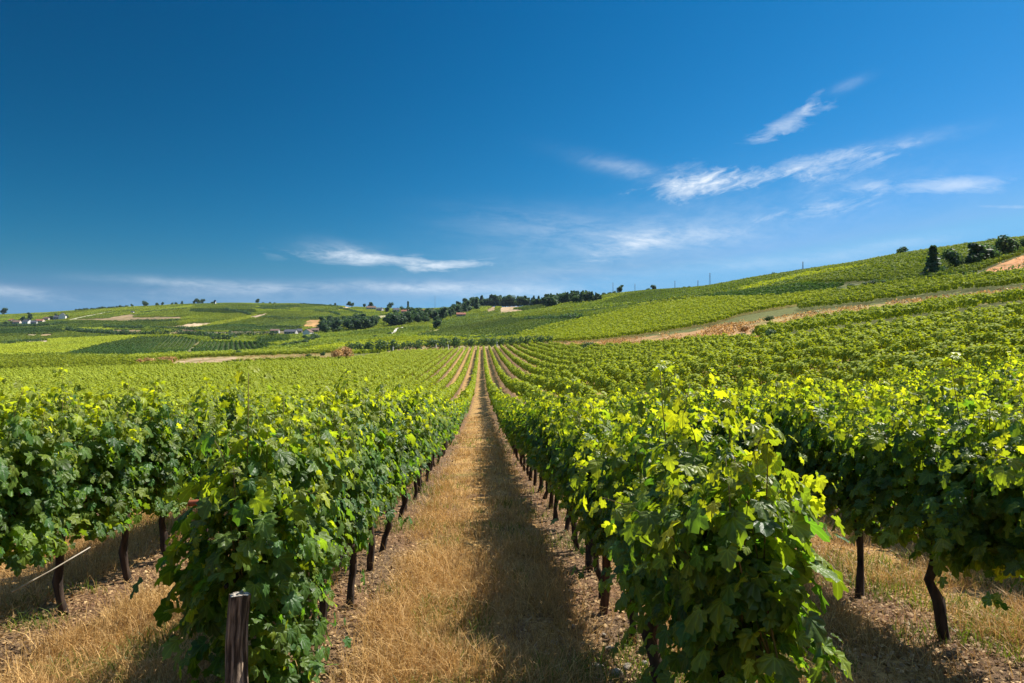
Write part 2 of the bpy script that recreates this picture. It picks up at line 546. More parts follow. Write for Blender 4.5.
def ridge_y(px):
    Ys = np.geomspace(130, 2000, 400)
    X = (px - CX) / F * Ys
    py = CY - F * (ground(X, Ys) - EYE) / Ys
    return Ys[int(np.argmin(py))]


def locate(px, py, ymin=90.0):
    """the first ground point past ymin on the bearing px at which the ground reaches elevation py"""
    if px > 530:
        ymin *= 0.62
    Ys = np.geomspace(ymin, ridge_y(px), 600)
    X = (px - CX) / F * Ys
    g = CY - F * (ground(X, Ys) - EYE) / Ys
    ok = np.nonzero(g <= py)[0]
    k = ok[0] if len(ok) else len(Ys) - 1
    return float(X[k]), float(Ys[k]), float(ground(X[k:k + 1], Ys[k:k + 1])[0])


# ---- land use, by parcel: outline, (leaf brightness, yellowness), soil colour, row direction (two points), spacing, style
GR, TAN, PALE, ORA, OLI, SOIL = (0.055, 0.075, 0.020), (0.30, 0.21, 0.11), (0.42, 0.34, 0.22), (0.34, 0.17, 0.07), (0.10, 0.105, 0.03), (0.12, 0.085, 0.05)
DRY = (0.30, 0.19, 0.075)
PARC = [
    # name, polygon, leaf, soil, direction, spacing, style
    ('default', [(-120, 230), (1144, 230), (1144, 380), (-120, 380)], (.66, .52), OLI, ((100, 330), (200, 326)), 3.2, 's'),
    ('l_olive', [(-120, 334), (60, 333), (128, 338), (100, 341), (0, 346), (-120, 347)], (.35, .35), OLI, ((0, 340), (60, 336)), 3.2, 's'),
    ('l_green_a', [(-120, 326), (128, 320), (178, 321), (178, 326), (128, 328), (0, 331), (-120, 332)], (.40, .22), OLI, ((0, 330), (120, 323)), 3.2, 's'),
    ('l_dark_a', [(-120, 329), (60, 328), (66, 333), (0, 335), (-120, 336)], (.25, .08), GR, ((0, 333), (60, 329)), 3.2, 's'),
    ('l_yel_a', [(66, 329), (112, 328), (112, 333.5), (88, 333)], (.75, .75), OLI, ((70, 333), (110, 329)), 3.2, 's'),
    ('l_tan_a', [(112, 330), (143, 330), (140, 334), (112, 334)], None, TAN, None, 0, None),
    ('l_yel_b', [(-120, 346), (0, 345), (60, 339), (128, 336.5), (140, 337), (100, 345), (62, 355), (-120, 357)], (.8, .78), (0.14, .13, .03), ((0, 352), (100, 341)), 3.0, 's'),
    ('l_dk_b', [(64, 355.5), (100, 345.5), (140, 337.5), (178, 337), (199, 341), (186, 354), (128, 357)], (.30, .05), GR, ((130, 356), (165, 338)), 3.0, 's'),
    ('l_dk_c', [(189, 354), (202, 342), (256, 343), (276, 346), (262, 351), (200, 355)], (.26, .0), GR, ((195, 353), (206, 342)), 3.0, 's'),
    ('l_strip', [(128, 357.5), (186, 355), (262, 351), (300, 350), (300, 353), (180, 359), (128, 360)], (.7, .6), OLI, ((190, 356), (260, 352)), 3, 's'),
    ('l_track_a', [(184.5, 355), (198.5, 341.5), (202, 341.5), (188.5, 355)], None, (0.2, .19, .09), None, 0, None),
    ('l_path_b', [(20, 341.5), (48, 340.5), (48, 343), (22, 343)], None, PALE, None, 0, None),
    ('l_tan_b', [(25, 335), (37, 334), (36, 336.4), (26, 336.4)], None, PALE, None, 0, None),
    ('l_tan_c', [(38, 334.6), (53, 333.6), (53, 336.4), (40, 336.4)], None, TAN, None, 0, None),
    ('l_red', [(176, 330), (190, 328), (203, 334), (168, 335)], None, (0.15, .095, .06), None, 0, None),
    ('l_lane', [(160, 335), (182, 329), (186, 329), (168, 335)], None, (0.26, .22, .08), None, 0, None),
    ('l_brownband', [(203, 332), (300, 331), (300, 335), (207, 335)], None, (0.13, .105, .06), None, 0, None),
    ('l_dk_d', [(195, 328), (220, 325), (300, 325), (300, 331), (203, 331.5)], (.30, .08), GR, ((200, 331), (256, 327)), 3.2, 's'),
    ('l_pink', [(150, 328), (178, 326), (190, 323.6), (214, 322.6), (207, 326), (190, 328)], None, (0.42, .31, .18), None, 0, None),
    ('l_yel_c', [(205, 326), (214, 322.5), (256, 315), (258, 317), (220, 325)], (.7, .75), OLI, ((210, 325), (250, 317)), 3.2, 's'),
    ('l_road_c', [(246, 317.5), (272, 311.8), (274, 313), (258, 318)], None, (0.40, .30, .19), None, 0, None),
    ('l_tan_d', [(60, 320), (128, 317.5), (180, 317), (185, 319), (128, 321.5)], None, (0.24, .17, .09), None, 0, None),
    ('l_tan_e', [(104, 318.5), (128, 314.5), (140, 315), (128, 319)], None, TAN, None, 0, None),
    ('l_paleroad', [(66, 319.6), (112, 310.8), (116, 311), (70, 321)], None, (0.34, .34, .20), None, 0, None),
    ('l_top', [(150, 311), (190, 304), (232, 302), (256, 306), (256, 309), (190, 308.5)], (.5, .35), OLI, ((160, 310), (240, 306)), 3.2, 's'),
    ('l_top_y', [(136, 312), (190, 305.5), (196, 306.5), (144, 314)], (.75, .6), OLI, ((140, 312), (190, 307)), 3.2, 's'),
    ('l_top_b', [(190, 309), (256, 309.5), (256, 313), (225, 314), (190, 312)], (.3, .15), GR, ((190, 311), (250, 312)), 3.2, 's'),
    ('l_mid_y', [(190, 312.5), (225, 314.5), (214, 318), (185, 317)], (.65, .55), OLI, ((190, 315), (215, 316)), 3.2, 's'),
    ('m_a', [(256, 304), (300, 303), (300, 308), (262, 310)], (.35, .15), GR, ((258, 308), (300, 305)), 3.2, 's'),
    ('m_a2', [(256, 302), (346, 300), (346, 304), (256, 305.5)], (.6, .45), OLI, ((258, 304), (340, 302)), 3.2, 's'),
    ('m_b', [(274, 311), (330, 312), (345, 319), (300, 320), (262, 317)], (.55, .42), OLI, ((270, 317), (330, 314)), 3.2, 's'),
    ('m_b2', [(256, 318.5), (304, 320), (303, 327), (256, 327)], (.5, .38), OLI, ((260, 326), (300, 321)), 3.2, 's'),
    ('m_c', [(300, 304), (345, 303), (338, 311), (300, 311)], (.48, .30), OLI, ((302, 309), (340, 305)), 3.2, 's'),
    ('m_tan1', [(291, 309.5), (296, 305.5), (298, 305.5), (294, 309.5)], None, TAN, None, 0, None),
    ('m_tan2', [(336, 310.5), (347, 305.5), (352, 304), (360, 305), (354, 307.5)], None, (0.42, .30, .17), None, 0, None),
    ('m_ora', [(302.5, 327.5), (306, 320.5), (320.5, 319.5), (319.5, 328)], None, (0.40, .22, .085), None, 0, None),
    ('m_pale', [(344, 318), (384, 315.5), (408, 315), (408, 317.5), (384, 318.5), (350, 320)], None, (0.34, .31, .17), None, 0, None),
    ('m_teal', [(256, 338), (290, 335), (290, 342), (256, 346)], (.25, .02), GR, ((258, 344), (285, 338)), 3, 's'),
    ('m_grn', [(320, 340), (384, 334), (418, 334), (384, 340), (340, 345)], (.62, .5), OLI, ((330, 342), (390, 336)), 3, 's'),
    ('m_road', [(389, 334.5), (394, 330), (398.5, 327.5), (404, 327.2), (404, 328.6), (399, 329.2), (395.5, 331.5), (393, 335)], None, (0.62, .58, .48), None, 0, None),
    ('c_yel', [(300, 350), (384, 339), (430, 337), (512, 337), (540, 339), (540, 346), (400, 348), (330, 352)], (.8, .72), (0.15, .13, .03), ((384, 343), (500, 341)), 2.6, 's'),
    ('c_dk', [(418, 336), (440, 330), (470, 325), (512, 317), (585, 319), (560, 326), (512, 337)], (.38, .22), GR, ((430, 336), (500, 322)), 2.6, 's'),
    ('c_line', [(414, 335), (465, 322.6), (467, 323.8), (420, 336)], None, (0.26, .24, .08), None, 0, None),
    ('c_top', [(440, 322), (512, 306), (512, 317), (470, 325), (440, 330)], (.48, .3), GR, ((445, 326), (505, 312)), 2.8, 's'),
    ('c_terr', [(486, 310), (492, 306.5), (497, 306), (495, 311), (489, 313)], None, TAN, None, 0, None),
    ('c_bare', [(500, 306), (514, 303), (546, 301.5), (546, 306), (522, 312), (500, 314)], None, (0.40, .28, .16), None, 0, None),
    ('c_bare_g', [(512, 309), (530, 305.5), (546, 305), (546, 307.5), (530, 311)], (.4, .2), GR, ((515, 309), (540, 306)), 3, 's'),
    ('c_hill_a', [(512, 313), (560, 307), (640, 296), (640, 304), (570, 312), (512, 319)], (.62, .45), OLI, ((520, 316), (630, 300)), 2.6, 's'),
    ('c_hill_b', [(512, 319), (570, 312.5), (612, 309.5), (640, 304.5), (640, 308), (580, 320), (525, 320.5)], (.5, .3), OLI, ((520, 320), (630, 306)), 2.6, 's'),
    ('r_up', [(600, 304), (640, 290), (760, 276), (830, 262), (880, 270), (800, 288), (700, 297), (640, 304)], (.5, .32), OLI, ((620, 302), (760, 284)), 2.4, 's'),
    ('r_up2', [(800, 274), (900, 250), (1144, 225), (1144, 252), (985, 268), (960, 272), (930, 276), (880, 283), (800, 284)], (.6, .42), OLI, ((820, 276), (960, 258)), 2.2, 'v'),
    ('r_line', [(740, 290), (800, 276), (870, 266), (872, 268), (800, 280), (745, 293)], (.8, .8), OLI, ((740, 291), (860, 268)), 2.4, 's'),
    ('r_yel', [(500, 340), (560, 326), (640, 308), (720, 297), (800, 290), (840, 294), (800, 306), (740, 316), (720, 323), (690, 329), (640, 336), (590, 342), (545, 343), (512, 345)], (.78, .72), (0.16, .13, .03), ((600, 341), (735, 318)), 2.2, 'v'),
    ('r_yel_b', [(512, 337), (560, 324.5), (600, 317), (660, 306), (700, 300), (640, 309.5), (585, 323), (540, 336)], (.75, .62), OLI, ((520, 336), (640, 309)), 2.4, 's'),
    ('r_teal', [(690, 299), (742, 293), (800, 286), (845, 287), (828, 294), (770, 299.5)], (.62, .0), GR, ((700, 298), (800, 289)), 2.2, 'v'),
    ('r_right', [(800, 306), (840, 294), (900, 285), (1024, 276), (1144, 262), (1144, 278), (1024, 288), (960, 292), (900, 300), (800, 311)], (.68, .58), OLI, ((850, 303), (1020, 283)), 2.2, 'v'),
    ('r_strip', [(730, 326), (800, 314), (880, 304), (1024, 289.5), (1144, 276), (1144, 287), (1024, 300), (890, 315), (800, 328), (745, 335)], None, (0.27, .19, .07), None, 0, None),
    ('r_mid', [(752, 339), (762, 334), (800, 327.5), (890, 314.5), (1024, 299.5), (1144, 286.5), (1144, 292), (1024, 306), (960, 315), (880, 325), (800, 336), (770, 340)], (.8, .66), OLI, ((790, 329), (1010, 300)), 2.1, 'v'),
    ('r_grass', [(545, 343), (590, 342.5), (640, 337.5), (690, 332), (722, 325), (745, 321.5), (768, 328), (752, 338), (738, 344), (700, 345.5), (640, 348.5), (600, 350), (560, 346)], None, (0.34, .20, .085), None, 0, None),
    ('r_orange', [(975, 276), (990, 268), (1024, 255), (1144, 238), (1144, 262), (1024, 273), (990, 277)], None, (0.46, .22, .09), None, 0, None),
    ('r_edge', [(880, 284), (930, 277), (975, 270.5), (990, 268), (978, 275), (930, 281), (880, 287)], (.55, .35), OLI, ((890, 284), (980, 272)), 2.6, 'v'),
    ('l_rough', [(-120, 358), (0, 357), (128, 360), (180, 358.5), (300, 353), (345, 351), (350, 362), (240, 365.5), (130, 370), (0, 374), (-120, 376)], (.62, .62), (0.20, .16, .05), ((0, 366), (128, 364)), 5.0, 'v'),
    ('l_pit', [(170, 367), (178, 361), (196, 358.5), (236, 357), (240, 364), (215, 366.5), (190, 368.5)], None, (0.34, .24, .14), None, 0, None),
    ('l_dryband', [(236, 357), (330, 354), (350, 352), (350, 361), (300, 361), (240, 364)], None, (0.24, .19, .065), None, 0, None),
    ('c_end', [(384, 353), (400, 347), (540, 345), (545, 349), (482, 350), (400, 353.5)], None, (0.34, .25, .12), None, 0, None),
]
HOMELINE_X = [-700, 0, 130, 240, 345, 400, 482, 545, 590, 640, 700, 745, 775, 880, 1024, 1300, 1700]
HOMELINE_Y = [378, 374, 370, 366, 362, 353, 349.5, 346.5, 350, 348.5, 345, 344.5, 346, 334.5, 316, 279, 252]
LM_X0, LM_Y0, LM_S = -120, 228, 2
LABEL = np.zeros((154 * LM_S, 1264 * LM_S), dtype=np.int16)
_gx = LM_X0 + (np.arange(LABEL.shape[1]) + 0.5) / LM_S
_gy = LM_Y0 + (np.arange(LABEL.shape[0]) + 0.5) / LM_S


def inside(poly, x, y):
    r = np.zeros(np.broadcast(x, y).shape, bool)
    n = len(poly)
    for i in range(n):
        x0, y0 = poly[i]
        x1, y1 = poly[(i + 1) % n]
        if y0 == y1:
            continue
        c = ((y0 > y) != (y1 > y)) & (x < (x1 - x0) * (y - y0) / (y1 - y0) + x0)
        r ^= c
    return r


for k, p in enumerate(PARC):
    xs = [q[0] for q in p[1]]
    ys = [q[1] for q in p[1]]
    i0, i1 = np.searchsorted(_gx, [min(xs), max(xs)])
    j0, j1 = np.searchsorted(_gy, [min(ys), max(ys)])
    sub = inside(p[1], _gx[None, i0:i1], _gy[j0:j1, None])
    LABEL[j0:j1, i0:i1][sub] = k


def landuse(X, Y, Z):
    """parcel number, -1 for the home vineyard"""
    Ys = np.maximum(Y, 1.0)
    px, py = to_px(X, Ys, Z)
    home = (Y < 40) | ((py > np.interp(px, HOMELINE_X, HOMELINE_Y)) & (Y < 330))
    i = np.clip(((px - LM_X0) * LM_S).astype(int), 0, LABEL.shape[1] - 1)
    j = np.clip(((py - LM_Y0) * LM_S).astype(int), 0, LABEL.shape[0] - 1)
    lab = LABEL[j, i].astype(int)
    lab[home] = -1
    return lab


_vx = np.arange(-200, 1225, 4.0)
_vy = np.geomspace(30, 6000, 420)
_vp = CY - F * (ground((_vx[:, None] - CX) / F * _vy[None], np.repeat(_vy[None], len(_vx), 0)) - EYE) / _vy[None]
VIS = _vp <= np.minimum.accumulate(_vp, axis=1) + 3.0


def seen(X, Y):
    """is the ground at X, Y in view or nearly so (not far behind a crest)"""
    Yc_ = np.clip(Y, 30, 5990)
    i = np.clip(((CX + F * X / Yc_ - _vx[0]) / 4.0 + 0.5).astype(int), 0, len(_vx) - 1)
    j = np.clip((np.log(Yc_ / 30) / math.log(6000 / 30) * 419 + 0.5).astype(int), 0, 419)
    px = CX + F * X / Yc_
    return VIS[i, j] & (px > -70) & (px < 1094)


ug = np.concatenate([np.linspace(-1.9, -0.86, 60)[:-1], np.linspace(-0.86, 0.96, 620), np.linspace(0.96, 1.9, 60)[1:]])
yg = np.concatenate([np.linspace(-45, 0, 24)[:-1], np.arange(0, 14, 0.3), np.geomspace(14, 6000, 470)])
YY, UU = np.meshgrid(yg, ug, indexing='ij')
XX = UU * (YY + 60)
# squeeze the near columns so that cells stay small beside the path
ZZ = ground(XX, YY)
gx, gy, gz = XX.ravel(), YY.ravel(), ZZ.ravel()
lab = landuse(gx, gy, gz)
gcol = np.zeros((len(gx), 4), np.float32)
for k, p in enumerate(PARC):
    gcol[lab == k, :3] = p[3]
nz = 1 + 0.35 * vnoise(gx / 9, gy / 14, 6) + 0.3 * vnoise(gx / 40, gy / 60, 7)
gcol[:, :3] *= nz[:, None]
bare = np.isin(lab, [k for k, p in enumerate(PARC) if p[2] is None])
patch = smooth01(0.02, 0.32, vnoise(gx / 5, gy / 9, 12) + 0.6 * vnoise(gx / 2.1, gy / 3.3, 13)) * bare * 0.75
gcol[:, :3] = gcol[:, :3] * (1 - patch[:, None]) + np.array([0.16, 0.135, 0.045]) * patch[:, None]
gcol[lab == -1, :3] = (0.24, 0.145, 0.062)
gcol[:, 3] = (lab == -1)
nr, nc = YY.shape
idx = np.arange(nr * nc).reshape(nr, nc)
gq = np.stack([idx[:-1, :-1], idx[:-1, 1:], idx[1:, 1:], idx[1:, :-1]], axis=-1).reshape(-1, 4)


def ground_material(name, path=False):
    m, N, L = new_mat(name)

    def nd(t):
        return N.new(t)

    def mth(op, a, b=None, c=None, clamp=False):
        n = nd('ShaderNodeMath')
        n.operation = op
        n.use_clamp = clamp
        for i, v in enumerate((a, b, c)):
            if v is None:
                continue
            if isinstance(v, (int, float)):
                n.inputs[i].default_value = v
            else:
                L.new(v, n.inputs[i])
        return n.outputs[0]

    def mix(f, a, b):
        n = nd('ShaderNodeMix')
        n.data_type = 'RGBA'
        if isinstance(f, float):
            n.inputs[0].default_value = f
        else:
            L.new(f, n.inputs[0])
        for i, v in ((6, a), (7, b)):
            if isinstance(v, tuple):
                n.inputs[i].default_value = (*v, 1)
            else:
                L.new(v, n.inputs[i])
        return n.outputs[2]

    def noise(scale, detail=6, vec=None, rough=0.6):
        n = nd('ShaderNodeTexNoise')
        n.inputs['Scale'].default_value = scale
        n.inputs['Detail'].default_value = detail
        n.inputs['Roughness'].default_value = rough
        L.new(vec, n.inputs['Vector'])
        return n.outputs[0]

    def ramp(v, lo, hi):
        n = nd('ShaderNodeMapRange')
        n.interpolation_type = 'SMOOTHSTEP'
        n.inputs[1].default_value = lo
        n.inputs[2].default_value = hi
        L.new(v, n.inputs[0])
        return n.outputs[0]
    geo = nd('ShaderNodeNewGeometry')
    pos = geo.outputs['Position']
    sx = nd('ShaderNodeSeparateXYZ')
    L.new(pos, sx.inputs[0])
    fine = noise(26, 8, pos, 0.7)
    mid = noise(3.2, 6, pos)
    big = noise(0.5, 4, pos)
    straw = mix(ramp(fine, 0.35, 0.7), (0.26, 0.145, 0.050), (0.60, 0.38, 0.14))
    straw = mix(ramp(big, 0.52, 0.72), straw, (0.19, 0.165, 0.05))
    straw = mix(ramp(noise(1.7, 7, pos), 0.50, 0.66), straw, mix(ramp(fine, 0.3, 0.7), (0.10, 0.055, 0.03), (0.30, 0.18, 0.09)))
    soil = mix(ramp(fine, 0.35, 0.7), (0.075, 0.048, 0.030), (0.28, 0.185, 0.105))
    fr = mth('FRACT', mth('MULTIPLY_ADD', sx.outputs[0], 0.5, 0.02 + 20))   # rows stand at x = 0.96 + 2k
    d = mth('MULTIPLY', mth('ABSOLUTE', mth('SUBTRACT', fr, 0.5)), 2.0)     # 0 at a row, 1 half way between
    dn = mth('ADD', d, mth('MULTIPLY', mth('SUBTRACT', mid, 0.5), 0.5))
    red = mix(ramp(fine, 0.35, 0.7), (0.10, 0.050, 0.028), (0.34, 0.20, 0.105))
    soil = mix(ramp(big, 0.42, 0.6), soil, red)
    nearcol = mix(ramp(dn, 0.12, 0.46), soil, straw)
    at = nd('ShaderNodeAttribute')
    at.attribute_name = 'tint'
    farc = mix(ramp(noise(0.9, 6, pos), 0.3, 0.7), at.outputs['Color'], (0.5, 0.5, 0.5))
    fm = nd('ShaderNodeMix')
    fm.data_type = 'RGBA'
    fm.blend_type = 'MULTIPLY'
    fm.inputs[0].default_value = 0.5
    L.new(at.outputs['Color'], fm.inputs[6])
    cr = mth('MULTIPLY_ADD', noise(0.35, 7, pos), 2.0, 0.1)
    cc = nd('ShaderNodeCombineColor')
    for i in range(3):
        L.new(cr, cc.inputs[i])
    L.new(cc.outputs[0], fm.inputs[7])
    col = mix(at.outputs['Alpha'], fm.outputs[2], nearcol)
    p = nd('ShaderNodeBsdfPrincipled')
    p.inputs['Roughness'].default_value = 1.0
    p.inputs['Specular IOR Level'].default_value = 0.1
    L.new(straw if path else col, p.inputs['Base Color'])
    b = nd('ShaderNodeBump')
    b.inputs['Strength'].default_value = 0.9
    b.inputs['Distance'].default_value = 0.05
    L.new(mth('ADD', fine, mth('MULTIPLY', mid, 1.5)), b.inputs['Height'])
    L.new(b.outputs[0], p.inputs['Normal'])
    o = nd('ShaderNodeOutputMaterial')
    L.new(p.outputs[0], o.inputs[0])
    return m


M_GROUND = ground_material('vineyard_ground')
M_PATH = ground_material('grass_path', True)
gm = mesh('ground', np.stack([gx, gy, gz], 1), quads=gq, tint=gcol, smooth=True, mat=M_GROUND)
tag(link('ground', gm), kind='structure')

# the grass path between the two nearest rows: a sheet just above the ground
py_ = np.concatenate([np.arange(-6, 14, 0.25), np.geomspace(14, 300, 150)])
pxs = np.linspace(-0.5, 0.5, 7)
PY, PX = np.meshgrid(py_, pxs, indexing='ij')
wv = 1 + 0.16 * vnoise(PY / 1.7, np.sign(PX) * 3.0, 8) + 0.14 * vnoise(PY / 0.45, np.sign(PX) * 5.0, 9)
PXX = -0.05 + PX * 1.12 * wv
PZ = ground(PXX, PY) + 0.012 + 0.00008 * np.maximum(PY, 0) + 0.004 * (1 - (2 * PX) ** 2)
ii = np.arange(PY.size).reshape(PY.shape)
pq = np.stack([ii[:-1, :-1], ii[:-1, 1:], ii[1:, 1:], ii[1:, :-1]], -1).reshape(-1, 4)
tag(link('path', mesh('path', np.stack([PXX.ravel(), PY.ravel(), PZ.ravel()], 1), quads=pq, smooth=True, mat=M_PATH)), kind='structure')

# ------------------------------------------------------------------ vines
def grape_leaf(fold, curl, wave, ph):
    half = [(0.0, 0.06), (0.16, -0.13), (0.40, -0.06), (0.50, 0.13), (0.40, 0.24), (0.66, 0.44), (0.56, 0.60), (0.33, 0.58), (0.34, 0.82), (0.16, 0.92), (0.0, 1.08)]
    out = half + [(-x, y) for x, y in reversed(half[1:-1])]
    n = len(out)

    def zz(x, y):
        r2 = x * x + (y - 0.36) ** 2
        return fold * abs(x) - curl * r2 + wave * math.sin(6 * math.atan2(x, y - 0.36) + ph) * r2
    v = [(0.0, 0.36, 0.0)]
    for x, y in out:
        mx, my = x * 0.55, 0.36 + (y - 0.36) * 0.55
        v.append((mx, my, zz(mx, my)))
    for x, y in out:
        v.append((x, y, zz(x, y)))
    t = [(0, 1 + i, 1 + (i + 1) % n) for i in range(n)]
    for i in range(n):
        j = (i + 1) % n
        t += [(1 + i, 1 + n + i, 1 + n + j), (1 + i, 1 + n + j, 1 + j)]
    return np.array(v), np.array(t)


def leaf7():
    out = [(0, -0.02), (0.42, -0.04), (0.60, 0.42), (0.30, 0.66), (0, 1.05), (-0.30, 0.66), (-0.60, 0.42), (-0.42, -0.04)]
    v = [(0, 0.36, 0.06)] + [(x, y, -0.22 * (x * x + (y - .4) ** 2)) for x, y in out]
    n = len(out)
    return np.array(v), np.array([(0, 1 + i, 1 + (i + 1) % n) for i in range(n)])


def leaf4():
    v = [(0, -0.05, 0), (0.52, 0.42, -0.08), (0, 1.0, -0.12), (-0.52, 0.42, -0.08)]
    return np.array(v), np.array([(0, 1, 2), (0, 2, 3)])


NEARL = [grape_leaf(0.10, 0.22, 0.20, 0.3), grape_leaf(0.34, 0.42, 0.22, 1.7), grape_leaf(-0.16, 0.30, 0.28, 3.0), grape_leaf(0.22, 0.62, 0.15, 4.4)]
TEMPL = {0: NEARL[0], 1: leaf7(), 2: leaf4(), 3: leaf4(), 4: leaf4(), 5: leaf4()}


def place_leaves(tmpl, P, Nrm, Tip, size, tintv):
    """leaf copies at P: normal Nrm, tip direction Tip"""
    tv, tt = tmpl
    Nrm = Nrm / np.linalg.norm(Nrm, axis=1)[:, None]
    Tip = Tip - (Tip * Nrm).sum(1)[:, None] * Nrm
    Tip /= np.linalg.norm(Tip, axis=1)[:, None] + 1e-9
    Sd = np.cross(Tip, Nrm)
    n, k = len(P), len(tv)
    V = P[:, None, :] + size[:, None, None] * (tv[None, :, 0:1] * Sd[:, None] + tv[None, :, 1:2] * Tip[:, None] + tv[None, :, 2:3] * Nrm[:, None])
    T = (np.arange(n)[:, None, None] * k + tt[None]).reshape(-1, 3)
    C = np.repeat(tintv, k, axis=0)
    return V.reshape(-1, 3), T, C


def merge_leaf(lst):
    V, T, C, o = [], [], [], 0
    for v, t, c in lst:
        V.append(v)
        T.append(t + o)
        C.append(c)
        o += len(v)
    return np.concatenate(V), np.concatenate(T), np.concatenate(C)


def canopy(seed, lod, n_leaf, leaf, L=0.95, z0=0.74, ztop=1.42, half=0.115, hang=0.18, n_shoot=15, wild=0.95, flopk=1.0):
    """leaves along shoots that rise from the cordon (along local Y) and hang over the sides"""
    r = np.random.default_rng(seed)
    ns = n_shoot
    base = np.stack([r.normal(0, 0.03, ns), (np.arange(ns) + r.uniform(0, 1, ns)) / ns * L - L / 2, z0 + r.uniform(-0.06, 0.08, ns)], 1)
    hgt = ztop - z0 + r.normal(0, 0.09, ns)
    if wild > 0:
        up = r.choice(ns, max(1, ns // 6), replace=False)
        hgt[up] += r.uniform(0.05, 0.24, len(up)) * wild
    lean = np.stack([r.normal(0, half * 0.7, ns), r.normal(0, 0.10, ns)], 1)
    flop = np.where(r.random(ns) < 0.40, r.uniform(0.08, 0.30, ns) * flopk, 0.0) * np.sign(r.normal(size=ns))
    sh = r.integers(0, ns, n_leaf)
    t = r.uniform(0.0, 1.0, n_leaf) ** 0.9

    def at(s, t):
        x = base[s, 0] + lean[s, 0] * np.sin(t * 1.6) + flop[s] * t ** 3
        y = base[s, 1] + lean[s, 1] * t
        z = base[s, 2] + hgt[s] * (t - np.abs(flop[s]) * 0.9 * t ** 4)
        return np.stack([x, y, z], 1)
    P = at(sh, t)
    th = r.uniform(0, 2 * math.pi, n_leaf)
    rad = np.stack([np.cos(th) * 1.35, np.sin(th) * 0.8, np.zeros(n_leaf)], 1)
    off = r.uniform(0.03, 1, n_leaf) ** 0.7 * (half + 0.03) * np.where(t > 0.9, 0.45, 1.0)
    P = P + rad * off[:, None]
    P[:, 2] += r.normal(0, 0.04, n_leaf)
    # leaves of laterals that hang below the cordon
    low = r.random(n_leaf) < 0.15
    P[low, 2] = z0 - r.uniform(-0.12, 1.0, low.sum()) ** 1.0 * hang
    out = rad / np.linalg.norm(rad, axis=1)[:, None]
    out[:, 0] += np.sign(P[:, 0]) * 0.5
    Nn = 0.75 * out + np.array([0, 0, 0.62]) + r.normal(0, 0.38, (n_leaf, 3))
    Tp = 0.55 * out + np.array([0, 0, -0.75]) + r.normal(0, 0.42, (n_leaf, 3))
    sz = leaf * r.uniform(0.45, 1.3, n_leaf) * np.where(t > 0.80, 0.60, 1.0)
    ti = np.stack([np.clip(r.normal(0.5, 0.30, n_leaf), 0, 1), np.clip(r.normal(0.18, 0.17, n_leaf) + 0.62 * smooth01(0.62, 1.0, t) * (~low), 0, 1), r.random(n_leaf)], 1)
    if lod == 0:
        which = r.integers(0, 4, n_leaf)
        got = [place_leaves(NEARL[q], P[which == q], Nn[which == q], Tp[which == q], sz[which == q], ti[which == q]) for q in range(4)]
        V, T, C = merge_leaf(got)
        uv = np.concatenate([np.tile(NEARL[q][0][:, :2], (int((which == q).sum()), 1)) for q in range(4)])
        C = np.column_stack([C[:, :2], uv])          # tint.b / alpha carry the position on the leaf for its veins
    else:
        V, T, C = place_leaves(TEMPL[lod], P, Nn, Tp, sz, ti)
    stems = []
    if lod == 0:
        for s in range(ns):
            tt = np.linspace(0, 0.97, 7)
            stems.append(tube(at(np.full(7, s), tt), np.linspace(0.0045, 0.0018, 7), 5))
    return (V, T, C), stems


def vine_trunk(seed, z0=0.75):
    r = np.random.default_rng(seed + 900)
    k = 8
    zz = np.linspace(-0.12, z0, k)
    bend = np.cumsum(r.normal(0, 0.024, (k, 2)), axis=0)
    bend -= bend[1]
    pts = np.column_stack([bend[:, 0], bend[:, 1], zz])
    rad = np.linspace(0.033, 0.021, k) * r.uniform(0.85, 1.15, k)
    rad[0] *= 1.3
    rad[-1] *= 1.35
    parts = [tube(pts, rad, 9, r, 0.17)]
    for s in (-1, 1):
        m = 5
        yy = np.linspace(0, s * 0.42, m)
        arm = np.column_stack([pts[-1, 0] + r.normal(0, 0.008, m), pts[-1, 1] + yy, z0 + np.array([-.02, .03, .04, .03, .035]) + r.normal(0, 0.006, m)])
        parts.append(tube(arm, np.linspace(0.020, 0.010, m), 6, r, 0.1))
    return join(parts)


VINES = {}   # lod -> list of (foliage mesh, shoot mesh or None, trunk mesh)
SPEC = {0: (8, 1450, 0.076), 1: (7, 780, 0.096), 2: (6, 340, 0.135)}
for lod, (nvar, nl, lf) in SPEC.items():
    VINES[lod] = []
    for k in range(nvar):
        (V_, T_, C_), stems = canopy(100 * lod + k, lod, nl, lf, ztop=1.44 if lod < 2 else 1.36)
        fm_ = mesh('vine_foliage', V_, tris=T_, tint=C_, mat=M_LEAFNEAR if lod == 0 else M_LEAF, smooth=True)
        sm_ = None
        if stems:
            v, t, q = join(stems)
            sm_ = mesh('vine_shoots', v, tris=t, quads=q, smooth=True, mat=M_SHOOT)
        v, t, q = vine_trunk(100 * lod + k)
        VINES[lod].append((fm_, sm_, mesh('vine_trunk', v, tris=t, quads=q, smooth=True, mat=M_BARK)))

